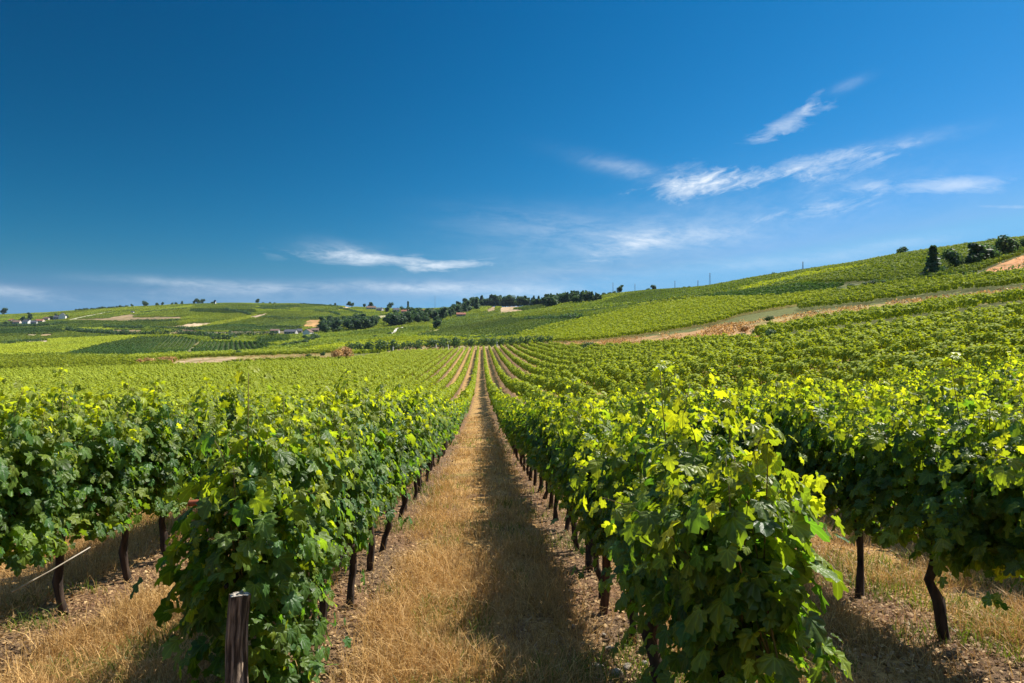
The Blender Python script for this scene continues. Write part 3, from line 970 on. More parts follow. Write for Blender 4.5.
# the two end vines, whose shoots hang to the ground
def end_vine(seed, n1, n2, L, half):
    a, st = canopy(seed, 0, n1, 0.082, L=L, ztop=1.42 if seed == 881 else 1.47, half=half, hang=0.5, n_shoot=20, wild=0.8)
    b, st2 = canopy(seed + 1, 0, n2, 0.088, L=L * 0.9, z0=0.06, ztop=0.85, half=half * 0.9, hang=0.02, n_shoot=12, wild=0.0)
    b[2][:, 1] *= 0.5
    if seed == 881:      # shoots that lean out to the left
        c, st3 = canopy(seed + 2, 0, 260, 0.085, L=0.5, z0=0.55, ztop=1.08, half=0.15, hang=0.35, n_shoot=6, wild=0.0)
        c[0][:, 0] -= 0.27
        a = merge_leaf([a, c])
    b[0][:, 1] += 0.14
    V_, T_, C_ = merge_leaf([a, b])
    v, t, q = join(st)
    return (mesh('vine_foliage', V_, tris=T_, tint=C_, mat=M_LEAFNEAR, smooth=True), mesh('vine_shoots', v, tris=t, quads=q, smooth=True, mat=M_SHOOT),
            mesh('vine_trunk', *vine_trunk(seed)[:1], tris=vine_trunk(seed)[1], quads=vine_trunk(seed)[2], smooth=True, mat=M_BARK))


END_R = end_vine(775, 1650, 260, 0.80, 0.16)
END_L = end_vine(881, 1500, 420, 0.80, 0.18)

PITCH, STEP = 2.0, 0.85
ROWX = {}
for k in range(60):
    ROWX[('right', k)] = 0.96 + PITCH * k
    ROWX[('left', k)] = -1.04 - PITCH * k
START = {('right', 0): 2.74, ('left', 0): 3.62, ('right', 1): 1.85, ('left', 1): 2.45}
cand = []
for (side, k), rx in ROWX.items():
    if k > 22:
        continue
    y0 = START.get((side, k), 2.0)
    n = 0
    for i in range(70):
        y = y0 + STEP * i + (0 if i == 0 else random.uniform(-0.07, 0.07))
        px = CX + F * rx / y
        if px < -75 or px > 1105:
            continue
        n += 1
        if y > 50:
            break
        wgt = 1.0 if k == 0 else (0.85 if k == 1 else 0.62)
        if side == 'left' and k > 1:
            wgt = 0.38
        cand.append((wgt / y, side, k, i, n, rx, y))
cand.sort(reverse=True)
CH = cand[:300]
TAKEN = {(c[1], c[2], c[3]) for c in CH}
ORD = ['nearest', 'second', 'third', 'fourth', 'fifth', 'sixth', 'seventh', 'eighth', 'ninth', 'tenth', 'eleventh', 'twelfth']
ROWN = ['first', 'second', 'third', 'fourth', 'fifth', 'sixth', 'seventh', 'eighth', 'ninth', 'tenth', 'eleventh', 'twelfth', 'thirteenth', 'fourteenth']
proto = {}


def grow_vine(kit, loc, rz, sc, label):
    o = thing('grapevine', label, 'grapevine', loc, rz, 'grapevines trained in rows', sc)
    link('trunk', kit[2], o)
    if kit[1] is not None:
        link('shoots', kit[1], o)
    link('foliage', kit[0], o)
    return o


for (sc_, side, k, i, n, rx, y) in sorted(CH, key=lambda c: (c[1], c[2], c[3])):
    x = rx + random.uniform(-0.04, 0.04)
    if k == 0 and i == 0:
        x = rx + (0.07 if side == 'right' else -0.10)
    z = g1(x, y)
    rowtxt = f'row just {side} of the path' if k == 0 else f'{ROWN[k]} row {side} of the path'
    if k == 0 and i == 0:
        label = 'tall bushy end vine hanging to the ground, ' + ('yellow-green on top, right of the path' if side == 'right' else 'behind the grey post left of the path')
    elif k <= 1 and n <= 12:
        label = f'{ORD[n - 1]} vine from the near end in the {rowtxt}'
    elif k <= 1:
        label = f'distant vine along the {rowtxt}, beyond its twelfth plant'
    elif n <= 6:
        label = f'{ORD[n - 1]} leafy vine in view in the {rowtxt}'
    else:
        label = f'leafy vine in the {rowtxt}, beyond its sixth plant in view'
    lod = 0 if y < 9.5 else (1 if y < 22 else 2)
    kit = END_R if (side, k, i) == ('right', 0, 0) else (END_L if (side, k, i) == ('left', 0, 0) else random.choice(VINES[lod]))
    rz = random.choice((0.0, math.pi)) + random.uniform(-0.08, 0.08)
    s = random.uniform(0.94, 1.06)
    zs = s * random.uniform(0.94, 1.06)
    if y > 16:
        zs *= 0.92
    if kit in (END_R, END_L):
        rz, s, zs = 0.0, 1.0, 1.03
    grow_vine(kit, (x, y, z), rz, (s, s, zs), label)

# the rest of the vines, as one mass
def loaf(seed, lod, n, leaf, L, w, zc, hh):
    """one vine of the farther rows: a leafy loaf whose leaves face outwards"""
    r = np.random.default_rng(seed)
    y = r.uniform(-L / 2, L / 2, n)
    ph = r.uniform(math.radians(-38), math.radians(218), n)
    c_, s_ = np.cos(ph), np.sin(ph)
    nv = max(1, round(L / 0.85))
    ph0 = r.uniform(-.12, .12, nv + 2)
    lump = 1.0 - 0.30 * np.abs(np.sin(math.pi * (y / L + 0.5) * nv + math.pi / 2)) ** 3 + r.normal(0, .10, n)
    ex = 0.75
    P = np.stack([w * lump * np.sign(c_) * np.abs(c_) ** ex, y, zc + hh * lump * np.sign(s_) * np.abs(s_) ** ex], 1)
    inner = r.random(n) < 0.15
    P[inner, 0] *= r.uniform(0.2, 0.8, inner.sum())
    Nn = np.stack([c_, r.normal(0, .25, n), s_ * 1.05], 1) + r.normal(0, 0.30, (n, 3))
    spr = r.random(n) < 0.07
    P[spr & (s_ > .7), 2] += r.uniform(.05, .3)
    Tp = np.stack([c_ * .4, r.normal(0, .5, n), np.full(n, -.7)], 1) + r.normal(0, .35, (n, 3))
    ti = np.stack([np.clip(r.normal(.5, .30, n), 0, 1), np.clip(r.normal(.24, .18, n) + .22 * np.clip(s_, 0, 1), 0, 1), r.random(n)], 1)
    return place_leaves(TEMPL[2], P, Nn, Tp, leaf * r.uniform(.6, 1.25, n), ti)


bank = {}
for lod, nl, lf, LL, ww in ((2, 260, 0.15, .84, .24), (3, 170, 0.18, .82, .22), (4, 84, 0.25, .82, .22), (5, 36, 0.40, .98, .26), (6, 30, 0.66, 2.3, .42), (7, 26, 1.1, 4.8, .62)):
    bank[lod] = [loaf(7000 + 50 * lod + k, lod, nl, lf, LL, ww, .86, .46) for k in range(8)]
mass = {'V': [], 'T': [], 'C': [], 'n': 0}


def add_mass(V, T, C):
    mass['V'].append(V.astype(np.float32))
    mass['T'].append((T + mass['n']).astype(np.int32))
    mass['C'].append(C.astype(np.float32))
    mass['n'] += len(V)


def scatter(xs, ys, lod, ang, bright, yellow, hs=1.0):
    """vine canopies at xs, ys with the row direction turned by ang from +Y"""
    if len(xs) == 0:
        return
    zs = ground(xs, ys)
    pick = RNG.integers(0, len(bank[lod]), len(xs))
    for b, (v, t, c) in enumerate(bank[lod]):
        m = pick == b
        n = int(m.sum())
        if n == 0:
            continue
        fl = RNG.choice([-1.0, 1.0], n)
        s = RNG.uniform(0.85, 1.15, n)
        hz = RNG.uniform(0.78, 1.16, n) * hs
        px_, py_2 = v[None, :, 0] * (fl * s)[:, None], v[None, :, 1] * (fl * s)[:, None]
        ca, sa = math.cos(ang), math.sin(ang)
        VV = np.stack([xs[m][:, None] + px_ * ca + py_2 * sa, ys[m][:, None] - px_ * sa + py_2 * ca, zs[m][:, None] + v[None, :, 2] * hz[:, None]], -1)
        CC = np.repeat(c[None], n, 0).copy()
        bm = bright[m][:, None] if np.ndim(bright) else bright
        ym = yellow[m][:, None] if np.ndim(yellow) else yellow
        CC[..., 0] = np.clip(CC[..., 0] * 0.35 + bm - 0.17, 0, 1)
        CC[..., 1] = np.clip(CC[..., 1] * 0.6 + (ym - 0.2), 0, 1)
        TT = (np.arange(n)[:, None, None] * len(v) + t[None]).reshape(-1, 3)
        add_mass(VV.reshape(-1, 3), TT, CC.reshape(-1, 4 if CC.shape[-1] == 4 else 3))


hx, hy = [], []
for k in range(-110, 60):
    rx = 0.96 + PITCH * k
    side, kk = ('right', k) if k >= 0 else ('left', -1 - k)
    y0 = START.get((side, kk), 2.0)
    for i in range(400):
        y = y0 + STEP * i
        if (side, kk, i) in TAKEN:
            continue
        px = CX + F * rx / y
        if px < -90 or px > 1120:
            continue
        hx.append(rx)
        hy.append(y)
hx = np.array(hx) + RNG.normal(0, 0.04, len(hx))
hy = np.array(hy) + RNG.normal(0, 0.06, len(hy))
hz_ = ground(hx, hy)
ok = landuse(hx, hy, hz_) == -1
ok &= (RNG.random(len(hx)) > 0.03)
hx, hy = hx[ok], hy[ok]
for lod, a_, b_ in ((2, 0, 46), (3, 46, 105), (4, 105, 400)):
    m = (hy >= a_) & (hy < b_)
    scatter(hx[m], hy[m], lod, 0.0, 0.82, 0.60)

gxyz = np.stack([gx, gy, gz], 1)
vis = (gy > 40) & (gy < 2100) & seen(gx, gy)
for k, p in enumerate(PARC):
    if p[6] is None:
        continue
    sel = gxyz[(lab == k) & vis]
    if len(sel) < 3:
        continue
    A, B = (locate(*q) for q in p[4])
    ang = math.atan2(B[0] - A[0], B[1] - A[1])
    ca, sa = math.cos(ang), math.sin(ang)
    al = sel[:, 0] * sa + sel[:, 1] * ca            # along the row
    ac = sel[:, 0] * ca - sel[:, 1] * sa            # across
    med = float(np.median(sel[:, 1]))
    step = (1.0 if p[6] == 'v' else (2.2 if med < 500 else 4.5))
    if k == 0:
        p = p[:5] + (3.8,) + p[6:]
        step = 4.6
    a0 = np.arange(ac.min(), ac.max(), p[5])
    s0 = np.arange(al.min(), al.max() + step, step)
    if len(a0) * len(s0) > 3_000_000 or len(a0) == 0:
        continue
    AC, AL = np.meshgrid(a0, s0, indexing='ij')
    X_, Y_ = AL * sa + AC * ca, AL * ca - AC * sa
    okk = (Y_ > 40) & (Y_ < 2100)
    Yq = np.where(okk, Y_, 100.0)
    Z_ = ground(X_, Yq)
    inn = okk & seen(X_, Yq) & (landuse(X_.ravel(), Yq.ravel(), Z_.ravel()).reshape(X_.shape) == k)
    br, ye = p[2]
    if p[6] == 'v':
        inn &= (RNG.random(inn.shape) > 0.04)
        xs, ys = X_[inn] + RNG.normal(0, 0.08, inn.sum()), Y_[inn] + RNG.normal(0, 0.08, inn.sum())
        m = ys < 110
        scatter(xs[m], ys[m], 3, ang, br, ye, 1.08)
        m2 = ys > 210
        scatter(xs[~m & ~m2], ys[~m & ~m2], 4, ang, br, ye, 1.08)
        scatter(xs[m2], ys[m2], 5, ang, br, ye, 1.15)
    else:
        inn &= (RNG.random(inn.shape) > 0.04)
        xs, ys = X_[inn] + RNG.normal(0, 0.15, inn.sum()), Y_[inn] + RNG.normal(0, 0.15, inn.sum())
        keep_ = (ys > 260) if k == 0 else np.ones(len(xs), bool)
        near_ = ys < 210
        cell = np.floor(AC[inn] / 38) * 7.3 + np.floor(AL[inn] / (70 + 40 * (k % 3))) * 3.1 + k
        h1 = np.sin(cell * 12.9898) * 43758.5453
        h1 -= np.floor(h1)
        h2 = np.sin(cell * 78.233) * 12543.123
        h2 -= np.floor(h2)
        amp = 0.42 if k == 0 else 0.22
        bb, yy2 = br + amp * (h1 - 0.5), ye + amp * (h2 - 0.5)
        for lo_, m_ in ((5, keep_ & near_), (6 if step < 3 else 7, keep_ & ~near_)):
            scatter(xs[m_], ys[m_], lo_, ang, bb[m_], yy2[m_], 1.15)
vm_ = mesh('vineyard', np.concatenate(mass['V']), tris=np.concatenate(mass['T']), tint=np.concatenate(mass['C']), mat=M_LEAFFAR)
tag(link('vineyard', vm_), 'rows of vines covering the valley floor and the hillsides beyond', 'vineyard', kind='stuff')
print('vine mass tris', sum(len(t) for t in mass['T']))

def dry_meadow():
    Vs, Ts, Cs, o = [], [], [], 0
    r = np.random.default_rng(5)
    for nm, cnt in (('r_grass', 2000), ('r_strip', 1500), ('l_dryband', 500), ('l_pit', 60), ('c_end', 500), ('r_orange', 200)):
        k = [p[0] for p in PARC].index(nm)
        sel = gxyz[(lab == k) & (gy > 38) & (gy < 420) & seen(gx, gy)]
        if len(sel) == 0:
            continue
        q = sel[r.integers(0, len(sel), cnt)] + np.column_stack([r.normal(0, 1.2, (cnt, 2)), np.zeros(cnt)])
        cl = vnoise(q[:, 0] / 4, q[:, 1] / 6, 21)
        q = q[cl > -0.12]
        q[:, 2] = ground(q[:, 0], q[:, 1])
        n = len(q)
        P = np.repeat(q, 7, axis=0) + np.column_stack([r.normal(0, .3, (n * 7, 2)), r.uniform(0.03, .4, n * 7)])
        g = np.repeat(np.clip(r.normal(.4, .35, n), 0, 1), 7)
        v, t, c = place_leaves(TEMPL[2], P, r.normal(0, 1, (n * 7, 3)) + np.array([0, 0, .2]), r.normal(0, .5, (n * 7, 3)) + np.array([0, 0, 1.0]), r.uniform(.14, .32, n * 7),
                               np.stack([np.clip(r.normal(.45, .25, n * 7), 0, 1), g, g], 1))
        Vs.append(v)
        Ts.append(t + o)
        Cs.append(c)
        o += len(v)
    tag(link('dry_meadow', mesh('dry_meadow', np.concatenate(Vs), tris=np.concatenate(Ts), tint=np.concatenate(Cs), mat=M_STRAW)), 'tufts of dry grass on the bare strips between the vineyards', 'grass', kind='stuff')


dry_meadow()

# ------------------------------------------------------------------ posts, stakes, stones
def post_parts(seed, h, r, n=12, jag=0.012):
    rr = np.random.default_rng(seed)
    k = 9
    zz = np.linspace(-0.15, h, k)
    th = np.linspace(0, 2 * math.pi, n, endpoint=False)
    prof = 1 + 0.07 * np.sin(3 * th + 1) + rr.normal(0, 0.075, n)
    V = []
    for i, z in enumerate(zz):
        c = np.array([0.010 * math.sin(i * 0.7), 0.006 * math.cos(i)])
        rad = r * prof * (1 + rr.normal(0, 0.02, n)) * (1.06 - 0.10 * i / k)
        for j in range(n):
            V.append((c[0] + rad[j] * math.cos(th[j]), c[1] + rad[j] * math.sin(th[j]), z + (jag * rr.normal() if i == k - 1 else 0)))
    Q = [(i * n + j, i * n + (j + 1) % n, (i + 1) * n + (j + 1) % n, (i + 1) * n + j) for i in range(k - 1) for j in range(n)]
    top = [(v[0] * 0.999, v[1] * 0.999, v[2] + 0.002) for v in V[-n:]] + [(0.01, 0, h - 0.004)]
    T = [(j, (j + 1) % n, n) for j in range(n)]
    return np.array(V), Q, np.array(top), T


V_, Q_, TV_, TT_ = post_parts(3, 0.78, 0.046, 14, 0.005)
px0, py0 = -1.115, 3.04
o = thing('fence_post', 'thick weathered grey wooden post with a pale cut top at the left row end', 'post', (px0, py0, g1(px0, py0)))
o.rotation_euler = (math.radians(-2), math.radians(3), 0.4)
link('shaft', mesh('post_shaft', V_, quads=Q_, mat=M_POST), o)
link('cut_top', mesh('post_cut_top', TV_, tris=TT_, mat=M_POSTTOP), o)

for (x, y, h, r, lbl, sd) in ((1.02, 3.98, 0.36, 0.030, 'short brown wooden stake under the leaves near the right row end', 21),
                              (0.90, 5.02, 0.80, 0.030, 'thin brown wooden stake beside a vine stem, right of the path', 22),
                              (1.00, 6.30, 0.75, 0.028, 'slim dark stake farther along the row right of the path', 23)):
    V_, Q_, TV_, TT_ = post_parts(sd, h, r, 9, 0.006)
    v, t, q = join([(V_, None, np.array(Q_)), (TV_, np.array(TT_), None)])
    o = link('vine_stake', mesh('vine_stake', v, tris=t, quads=q, mat=M_STAKE), loc=(x, y, g1(x, y)))
    o.rotation_euler = (random.uniform(-.05, .05), random.uniform(-.06, .06), random.uniform(0, 3))
    tag(o, lbl, 'stake', 'stakes in the row right of the path')

# the iron cross piece on a short dark post between the two left rows
x, y = -1.99, 4.95
gz0 = g1(x, y)
o = thing('anchor_post', 'short dark post with a rust red bar across it, left of the grey post', 'post', (x, y, gz0))
V_, Q_, TV_, TT_ = post_parts(31, 0.84, 0.024, 9, 0.004)
v, t, q = join([(V_, None, np.array(Q_)), (TV_, np.array(TT_), None)])
link('shaft', mesh('anchor_shaft', v, tris=t, quads=q, mat=M_BARK), o)
v, t, q = tube([(-0.13, 0, 0.85), (-0.06, 0, 0.855), (0.06, 0.0, 0.862), (0.14, 0, 0.866)], [0.022, 0.024, 0.024, 0.022], 8)
link('bar', mesh('anchor_bar', v, tris=t, quads=q, smooth=True, mat=M_RUST), o)

# a thin pale cane lying against the second row on the left
v, t, q = tube([(0, 0, 0), (0.16, 0.16, 0.09), (0.33, 0.32, 0.20)], [0.006, 0.005, 0.004], 6)
tag(link('cane', mesh('cane', v, tris=t, quads=q, smooth=True, mat=M_STRAWSTICK), loc=(-3.06, 4.45, g1(-3.06, 4.45) + 0.34)), 'thin pale cane slanting between the stems of the second row on the left', 'cane')


def stone_mesh(seed):
    r = np.random.default_rng(seed)
    V, Q, n, k = [], [], 9, 6
    for i in range(k + 1):
        ph = math.pi * i / k
        for j in range(n):
            th = 2 * math.pi * j / n
            rr = 1 + 0.16 * math.sin(2 * th + seed) + r.normal(0, 0.07)
            V.append((rr * math.sin(ph) * math.cos(th), rr * 0.8 * math.sin(ph) * math.sin(th), 0.55 * math.cos(ph)))
    for i in range(k):
        for j in range(n):
            Q.append((i * n + j, (i + 1) * n + j, (i + 1) * n + (j + 1) % n, i * n + (j + 1) % n))
    return mesh('stone', V, quads=Q, smooth=True, mat=M_STONE)


stones = [stone_mesh(s) for s in range(4)]
for j, (px, py, s) in enumerate([(598, 672, .045), (566, 668, .035), (617, 679, .05), (610, 652, .03), (555, 646, .03), (645, 668, .03), (628, 672, .04), (592, 655, .025), (575, 628, .025),
                                 (640, 655, .025), (604, 637, .02), (560, 676, .03)]):
    yv = 1.93 * F / (py - CY)
    xv = (px - CX) / F * yv
    o = link('stone', stones[j % 4], loc=(xv, yv, g1(xv, yv) + 0.012))
    o.scale = (s, s, s)
    o.rotation_euler = (random.uniform(-.3, .3), random.uniform(-.3, .3), random.uniform(0, 6))
    tag(o, 'largest pale stone in the litter below the right row, at the frame bottom' if j == 2 else 'pale stone lying in the dry litter at the foot of the right row', 'stone', 'stones at the foot of the right row')

# ------------------------------------------------------------------ dry grass, weeds, litter
def blades(n, seed, ylo, yhi, hlo, hhi, wid, mat, name, label, cat, keep, leanmax=1.0, ti=(0.5, 0.5)):
    r = np.random.default_rng(seed)
    y = ylo * (yhi / ylo) ** (r.random(n) ** 0.85)
    x = (r.uniform(-30, 1054, n) - CX) / F * y
    drow = np.abs(((x - 0.96) / PITCH + 0.5) % 1.0 - 0.5) * PITCH
    pn = vnoise(x / 0.35, y / 0.4, seed) + 0.6 * vnoise(x / 1.3, y / 1.6, seed + 1)
    m = keep(x, y, drow, pn, r.random(n))
    x, y, drow, pn = x[m], y[m], drow[m], pn[m]
    n = len(x)
    z = ground(x, y) + 0.008
    h = r.uniform(hlo, hhi, n) * (0.7 + 0.9 * np.clip(pn + 0.3, 0, 1))
    az = r.uniform(0, 2 * math.pi, n)
    lean = r.uniform(0.15, leanmax, n)
    d = np.stack([np.cos(az), np.sin(az)], 1)
    wv = r.uniform(0, math.pi, n)
    sx = np.stack([np.cos(wv), np.sin(wv)], 1)
    wd = wid * r.uniform(0.6, 1.4, n) * np.maximum(1, y / 7)
    V = np.zeros((n, 5, 3))
    b = np.stack([x, y, z], 1)
    for q, (f, s) in enumerate(((0, -1), (0, 1), (0.55, 0.8), (0.55, -0.8), (1.0, 0))):
        V[:, q, 0] = b[:, 0] + d[:, 0] * h * lean * f ** 1.6 + sx[:, 0] * wd * s
        V[:, q, 1] = b[:, 1] + d[:, 1] * h * lean * f ** 1.6 + sx[:, 1] * wd * s
        V[:, q, 2] = b[:, 2] + h * np.maximum(f - 0.38 * lean * f * f, 0.02) + (0 if f else -0.01)
    i = np.arange(n) * 5
    C = np.repeat(np.stack([np.clip(r.normal(ti[0], 0.25, n), 0, 1), np.clip(r.normal(ti[1], 0.28, n), 0, 1), r.random(n)], 1), 5, axis=0)
    me = mesh(name, V.reshape(-1, 3), tris=np.stack([i + 3, i + 2, i + 4], 1), quads=np.stack([i, i + 1, i + 2, i + 3], 1), tint=C, mat=mat)
    tag(link(name, me), label, cat, kind='stuff')


blades(420000, 41, 2.2, 42, 0.05, 0.21, 0.0020, M_STRAW, 'dry_grass', 'dry straw coloured grass between the rows of vines', 'grass',
       lambda x, y, d, pn, u: (u < np.clip(1.1 * smooth01(0.10, 0.50, d) * (0.80 + 1.7 * pn), 0.06, 1)), 1.5, (0.5, 0.45))
blades(130000, 43, 2.2, 26, 0.04, 0.13, 0.0024, M_WEED, 'green_grass', 'scattered green grass and weeds among the dry stalks', 'grass',
       lambda x, y, d, pn, u: (pn > 0.16) & (u < 0.8), 1.0, (0.5, 0.5))


def litter():
    r = np.random.default_rng(77)
    n = 110000
    y = 2.2 * (30 / 2.2) ** (r.random(n) ** 0.85)
    x = (r.uniform(-30, 1054, n) - CX) / F * y
    drow = np.abs(((x - 0.96) / PITCH + 0.5) % 1.0 - 0.5) * PITCH
    m = r.random(n) < np.clip(1 - smooth01(0.30, 0.85, drow) * 0.75, 0, 1)
    x, y = x[m], y[m]
    n = len(x)
    P = np.stack([x, y, ground(x, y) + r.uniform(0.008, 0.03, n)], 1)
    Nn = np.array([0, 0, 1.0]) + r.normal(0, 0.45, (n, 3))
    Tp = r.normal(0, 1, (n, 3))
    ti = np.stack([np.clip(r.normal(0.5, 0.25, n), 0, 1), np.clip(r.normal(0.5, 0.3, n), 0, 1), r.random(n)], 1)
    sz = r.uniform(0.010, 0.034, n) * np.maximum(1, y / 12)
    V, T, C = place_leaves(TEMPL[2], P, Nn, Tp, sz, ti)
    tag(link('leaf_litter', mesh('leaf_litter', V, tris=T, tint=C, mat=M_LITTER)), 'brown fallen leaves and straw under the vines', 'leaf litter', kind='stuff')


litter()

# ------------------------------------------------------------------ trees, shrubs, hedges
def crown_mesh(seed, kind, nq):
    r = np.random.default_rng(seed)
    P, Nn, sz, yl = [], [], [], []
    if kind in ('round', 'oval', 'bush', 'block'):
        if kind == 'round':
            lobes = [(0, 0, .52, .30)] + [(r.normal(0, .14), r.normal(0, .14), r.uniform(.28, .82), r.uniform(.14, .25)) for _ in range(11)]
        elif kind == 'oval':
            lobes = [(r.normal(0, .09), r.normal(0, .09), .25 + .68 * (i + .5) / 9, r.uniform(.12, .19) * (1.15 - .5 * i / 9)) for i in range(9)]
        elif kind == 'bush':
            lobes = [(0, 0, .40, .36)] + [(r.normal(0, .17), r.normal(0, .17), r.uniform(.22, .66), r.uniform(.22, .34)) for _ in range(7)]
        else:
            lobes = [(r.uniform(-.55, .55), r.uniform(-.3, .3), r.uniform(.25, .75), r.uniform(.22, .30)) for _ in range(10)]
        for (x, y, z, rad) in lobes:
            m = int(nq / len(lobes))
            d = r.normal(size=(m, 3))
            d /= np.linalg.norm(d, axis=1)[:, None]
            rr = rad * r.uniform(0.55, 1.08, m) ** 0.5
            P.append(np.array([x, y, z]) + d * rr[:, None] * np.array([1, 1, .9]))
            Nn.append(d + r.normal(0, .5, (m, 3)) + np.array([0, 0, .25]))
            sz.append(r.uniform(.06, .13, m))
            yl.append(np.clip(r.normal(.35, .2, m) + r.normal(0, .12), 0, 1))
    else:
        z = r.uniform(0.08, 1.0, nq) ** 0.85
        wmax = {'conifer': .26, 'cypress': .10}[kind]
        prof = (1.02 - z) if kind == 'conifer' else np.sqrt(np.clip(1.03 - z, 0, 1)) * np.minimum(1, z * 5)
        th = r.uniform(0, 2 * math.pi, nq)
        lay = 0.72 + 0.28 * np.cos(z * 40 + r.uniform(0, 1, nq))
        rr = wmax * prof * lay * r.uniform(.35, 1.1, nq) ** .6
        d = np.stack([np.cos(th), np.sin(th), np.full(nq, .3)], 1)
        P.append(np.stack([np.cos(th) * rr, np.sin(th) * rr, z], 1))
        Nn.append(d + r.normal(0, .45, (nq, 3)))
        sz.append(r.uniform(.045, .10, nq))
        yl.append(np.clip(r.normal(.2, .18, nq), 0, 1))
    P, Nn, sz, yl = (np.concatenate(q) for q in (P, Nn, sz, yl))
    P[:, 2] = np.maximum(P[:, 2], 0.02)
    n = len(P)
    ti = np.stack([np.clip(r.normal(.5, .25, n), 0, 1), yl, r.random(n)], 1)
    Tp = r.normal(0, .6, (n, 3)) + np.array([0, 0, -.5])
    return place_leaves(TEMPL[2], P, Nn, Tp, sz, ti)


def trunk_mesh(seed, kind):
    r = np.random.default_rng(seed)
    top = .62 if kind in ('round', 'oval') else .9
    k = 6
    zz = np.linspace(-0.06, top, k)
    pts = np.column_stack([np.cumsum(r.normal(0, .008, k)), np.cumsum(r.normal(0, .008, k)), zz])
    parts = [tube(pts, np.linspace(.026, .008, k), 6)]
    if kind in ('round', 'oval'):
        for j in range(5):
            a_, z_ = r.uniform(0, 6.28), r.uniform(.25, .5)
            l = r.uniform(.15, .28)
            parts.append(tube([(0, 0, z_), (math.cos(a_) * l * .5, math.sin(a_) * l * .5, z_ + .09), (math.cos(a_) * l, math.sin(a_) * l, z_ + .22)], [.011, .008, .004], 5))
    return join(parts)


KITS = {}
for kind, nv, nq in (('round', 4, 900), ('oval', 3, 800), ('conifer', 3, 700), ('cypress', 2, 500), ('bush', 4, 600), ('block', 3, 500)):
    KITS[kind] = []
    for s in range(nv):
        v, t, c = crown_mesh(300 + s * 17 + nv, kind, nq)
        tr = None
        if kind not in ('bush', 'block'):
            tv, tt, tq = trunk_mesh(600 + s, kind)
            tr = mesh('tree_trunk', tv, tris=tt, quads=tq, smooth=True, mat=M_TRUNK)
        KITS[kind].append((v, t, c, tr, {}))


def kit_crown(kind, s, mat):
    v, t, c, tr, cache = KITS[kind][s % len(KITS[kind])]
    if mat.name not in cache:
        cache[mat.name] = mesh(kind + '_crown', v, tris=t, tint=c, mat=mat)
    return cache[mat.name], tr


def plant(kind, X, Y, h, label, cat, group=None, wide=1.0, mat=None, name=None, rz=None):
    z = g1(X, Y)
    me, tr = kit_crown(kind, random.randrange(10), mat or M_TREE)
    rz = random.uniform(0, 6.28) if rz is None else rz
    if tr is None:
        o = link(name or 'shrub', me, loc=(X, Y, z - 0.03 * h))
        o.rotation_euler = (0, 0, rz)
        o.scale = (h * wide, h * wide, h)
        return tag(o, label, cat, group)
    o = thing(name or {'conifer': 'conifer', 'cypress': 'cypress'}.get(kind, 'tree'), label, cat, (X, Y, z), rz, group, (h * wide, h * wide, h))
    link('trunk', tr, o)
    link('crown', me, o)
    return o


def at_px(px, py, ymin=90.0):
    return locate(px, py, ymin)


# trees along the skyline of the left hill: px, height in metres, kind, label
for px, hm, kind, lbl in [(4, 17, 'round', 'rounded dark tree at the far left end of the skyline'), (-6, 15, 'round', 'dark tree cut by the left edge of the picture'),
                          (132, 7, 'round', 'low tree left of the tall round tree on the left hill crest'), (145, 13, 'round', 'tall round tree standing clear on the left hill crest'),
                          (157, 7, 'round', 'low tree just right of the tall round crest tree'), (162, 8, 'oval', 'narrow tree between low crest trees on the left hill'),
                          (172, 6, 'round', 'small crest tree left of a pair on the left hill'), (176, 7, 'bush', 'bushy crest tree beside a small one on the left hill'),
                          (182, 8, 'oval', 'upright small tree on the left hill crest before a gap'), (194, 9, 'oval', 'left tree of the dense clump on top of the left hill'),
                          (198, 12, 'round', 'tallest tree of the dense clump on top of the left hill'), (202, 11, 'round', 'right tree of the dense clump on top of the left hill'),
                          (212, 7, 'bush', 'broad low tree just right of the dense clump on the crest'), (257, 11, 'round', 'round tree alone on the crest, left of a low hedge'),
                          (263, 5, 'bush', 'low bush right beside the lone round crest tree'), (270, 5, 'bush', 'second low bush right of the lone round crest tree'),
                          (275, 5, 'bush', 'third low bush right of the lone round crest tree'), (330, 5, 'bush', 'small crest bush well left of the paired crest trees'),
                          (335, 6, 'oval', 'small upright tree well left of the paired crest trees'), (349, 11, 'round', 'left tree of the pair on the crest above the tan track'),
                          (352, 9, 'round', 'right tree of the pair on the crest above the tan track'), (364, 8, 'oval', 'slim tree left of the round one by the upper village'),
                          (371, 12, 'round', 'round tree standing above the upper village roofs')]:
    Y = ridge_y(px) - 12
    plant(kind, (px - CX) / F * Y, Y, hm, lbl, 'tree', 'trees along the left skyline', 1.15 if kind != 'oval' else 1.2)
# hedge like tree line rising to the left crest
for j, px in enumerate(np.linspace(76, 126, 18)):
    Y = ridge_y(px) - 20
    plant('bush', (px - CX) / F * Y, Y, random.uniform(4, 7), 'low bushy tree in the hedge line climbing the left skyline', 'tree', 'hedge line climbing the left skyline', 1.2, name='tree')

# left village trees
for px, py, hm, kind, lbl in [(22, 323, 11, 'round', 'dark tree left of the slate roofs in the left village'), (30, 321, 14, 'oval', 'tallest dark tree between the houses of the left village'),
                              (26, 324, 9, 'round', 'round tree in front of the left village houses'), (57, 318.5, 9, 'round', 'dark tree left of the white gabled house'),
                              (66, 319, 8, 'round', 'dark tree right of the white gabled house'), (6, 325, 8, 'bush', 'bushy tree at the left end of the left village'),
                              (14, 324.5, 8, 'round', 'small round tree by the brown roof of the left village'), (52, 320, 7, 'round', 'small tree left of the dark one by the white gabled house')]:
    X, Y, z = at_px(px, py, 500)
    plant(kind, X, Y, hm, lbl, 'tree', 'trees of the left village', 1.15)

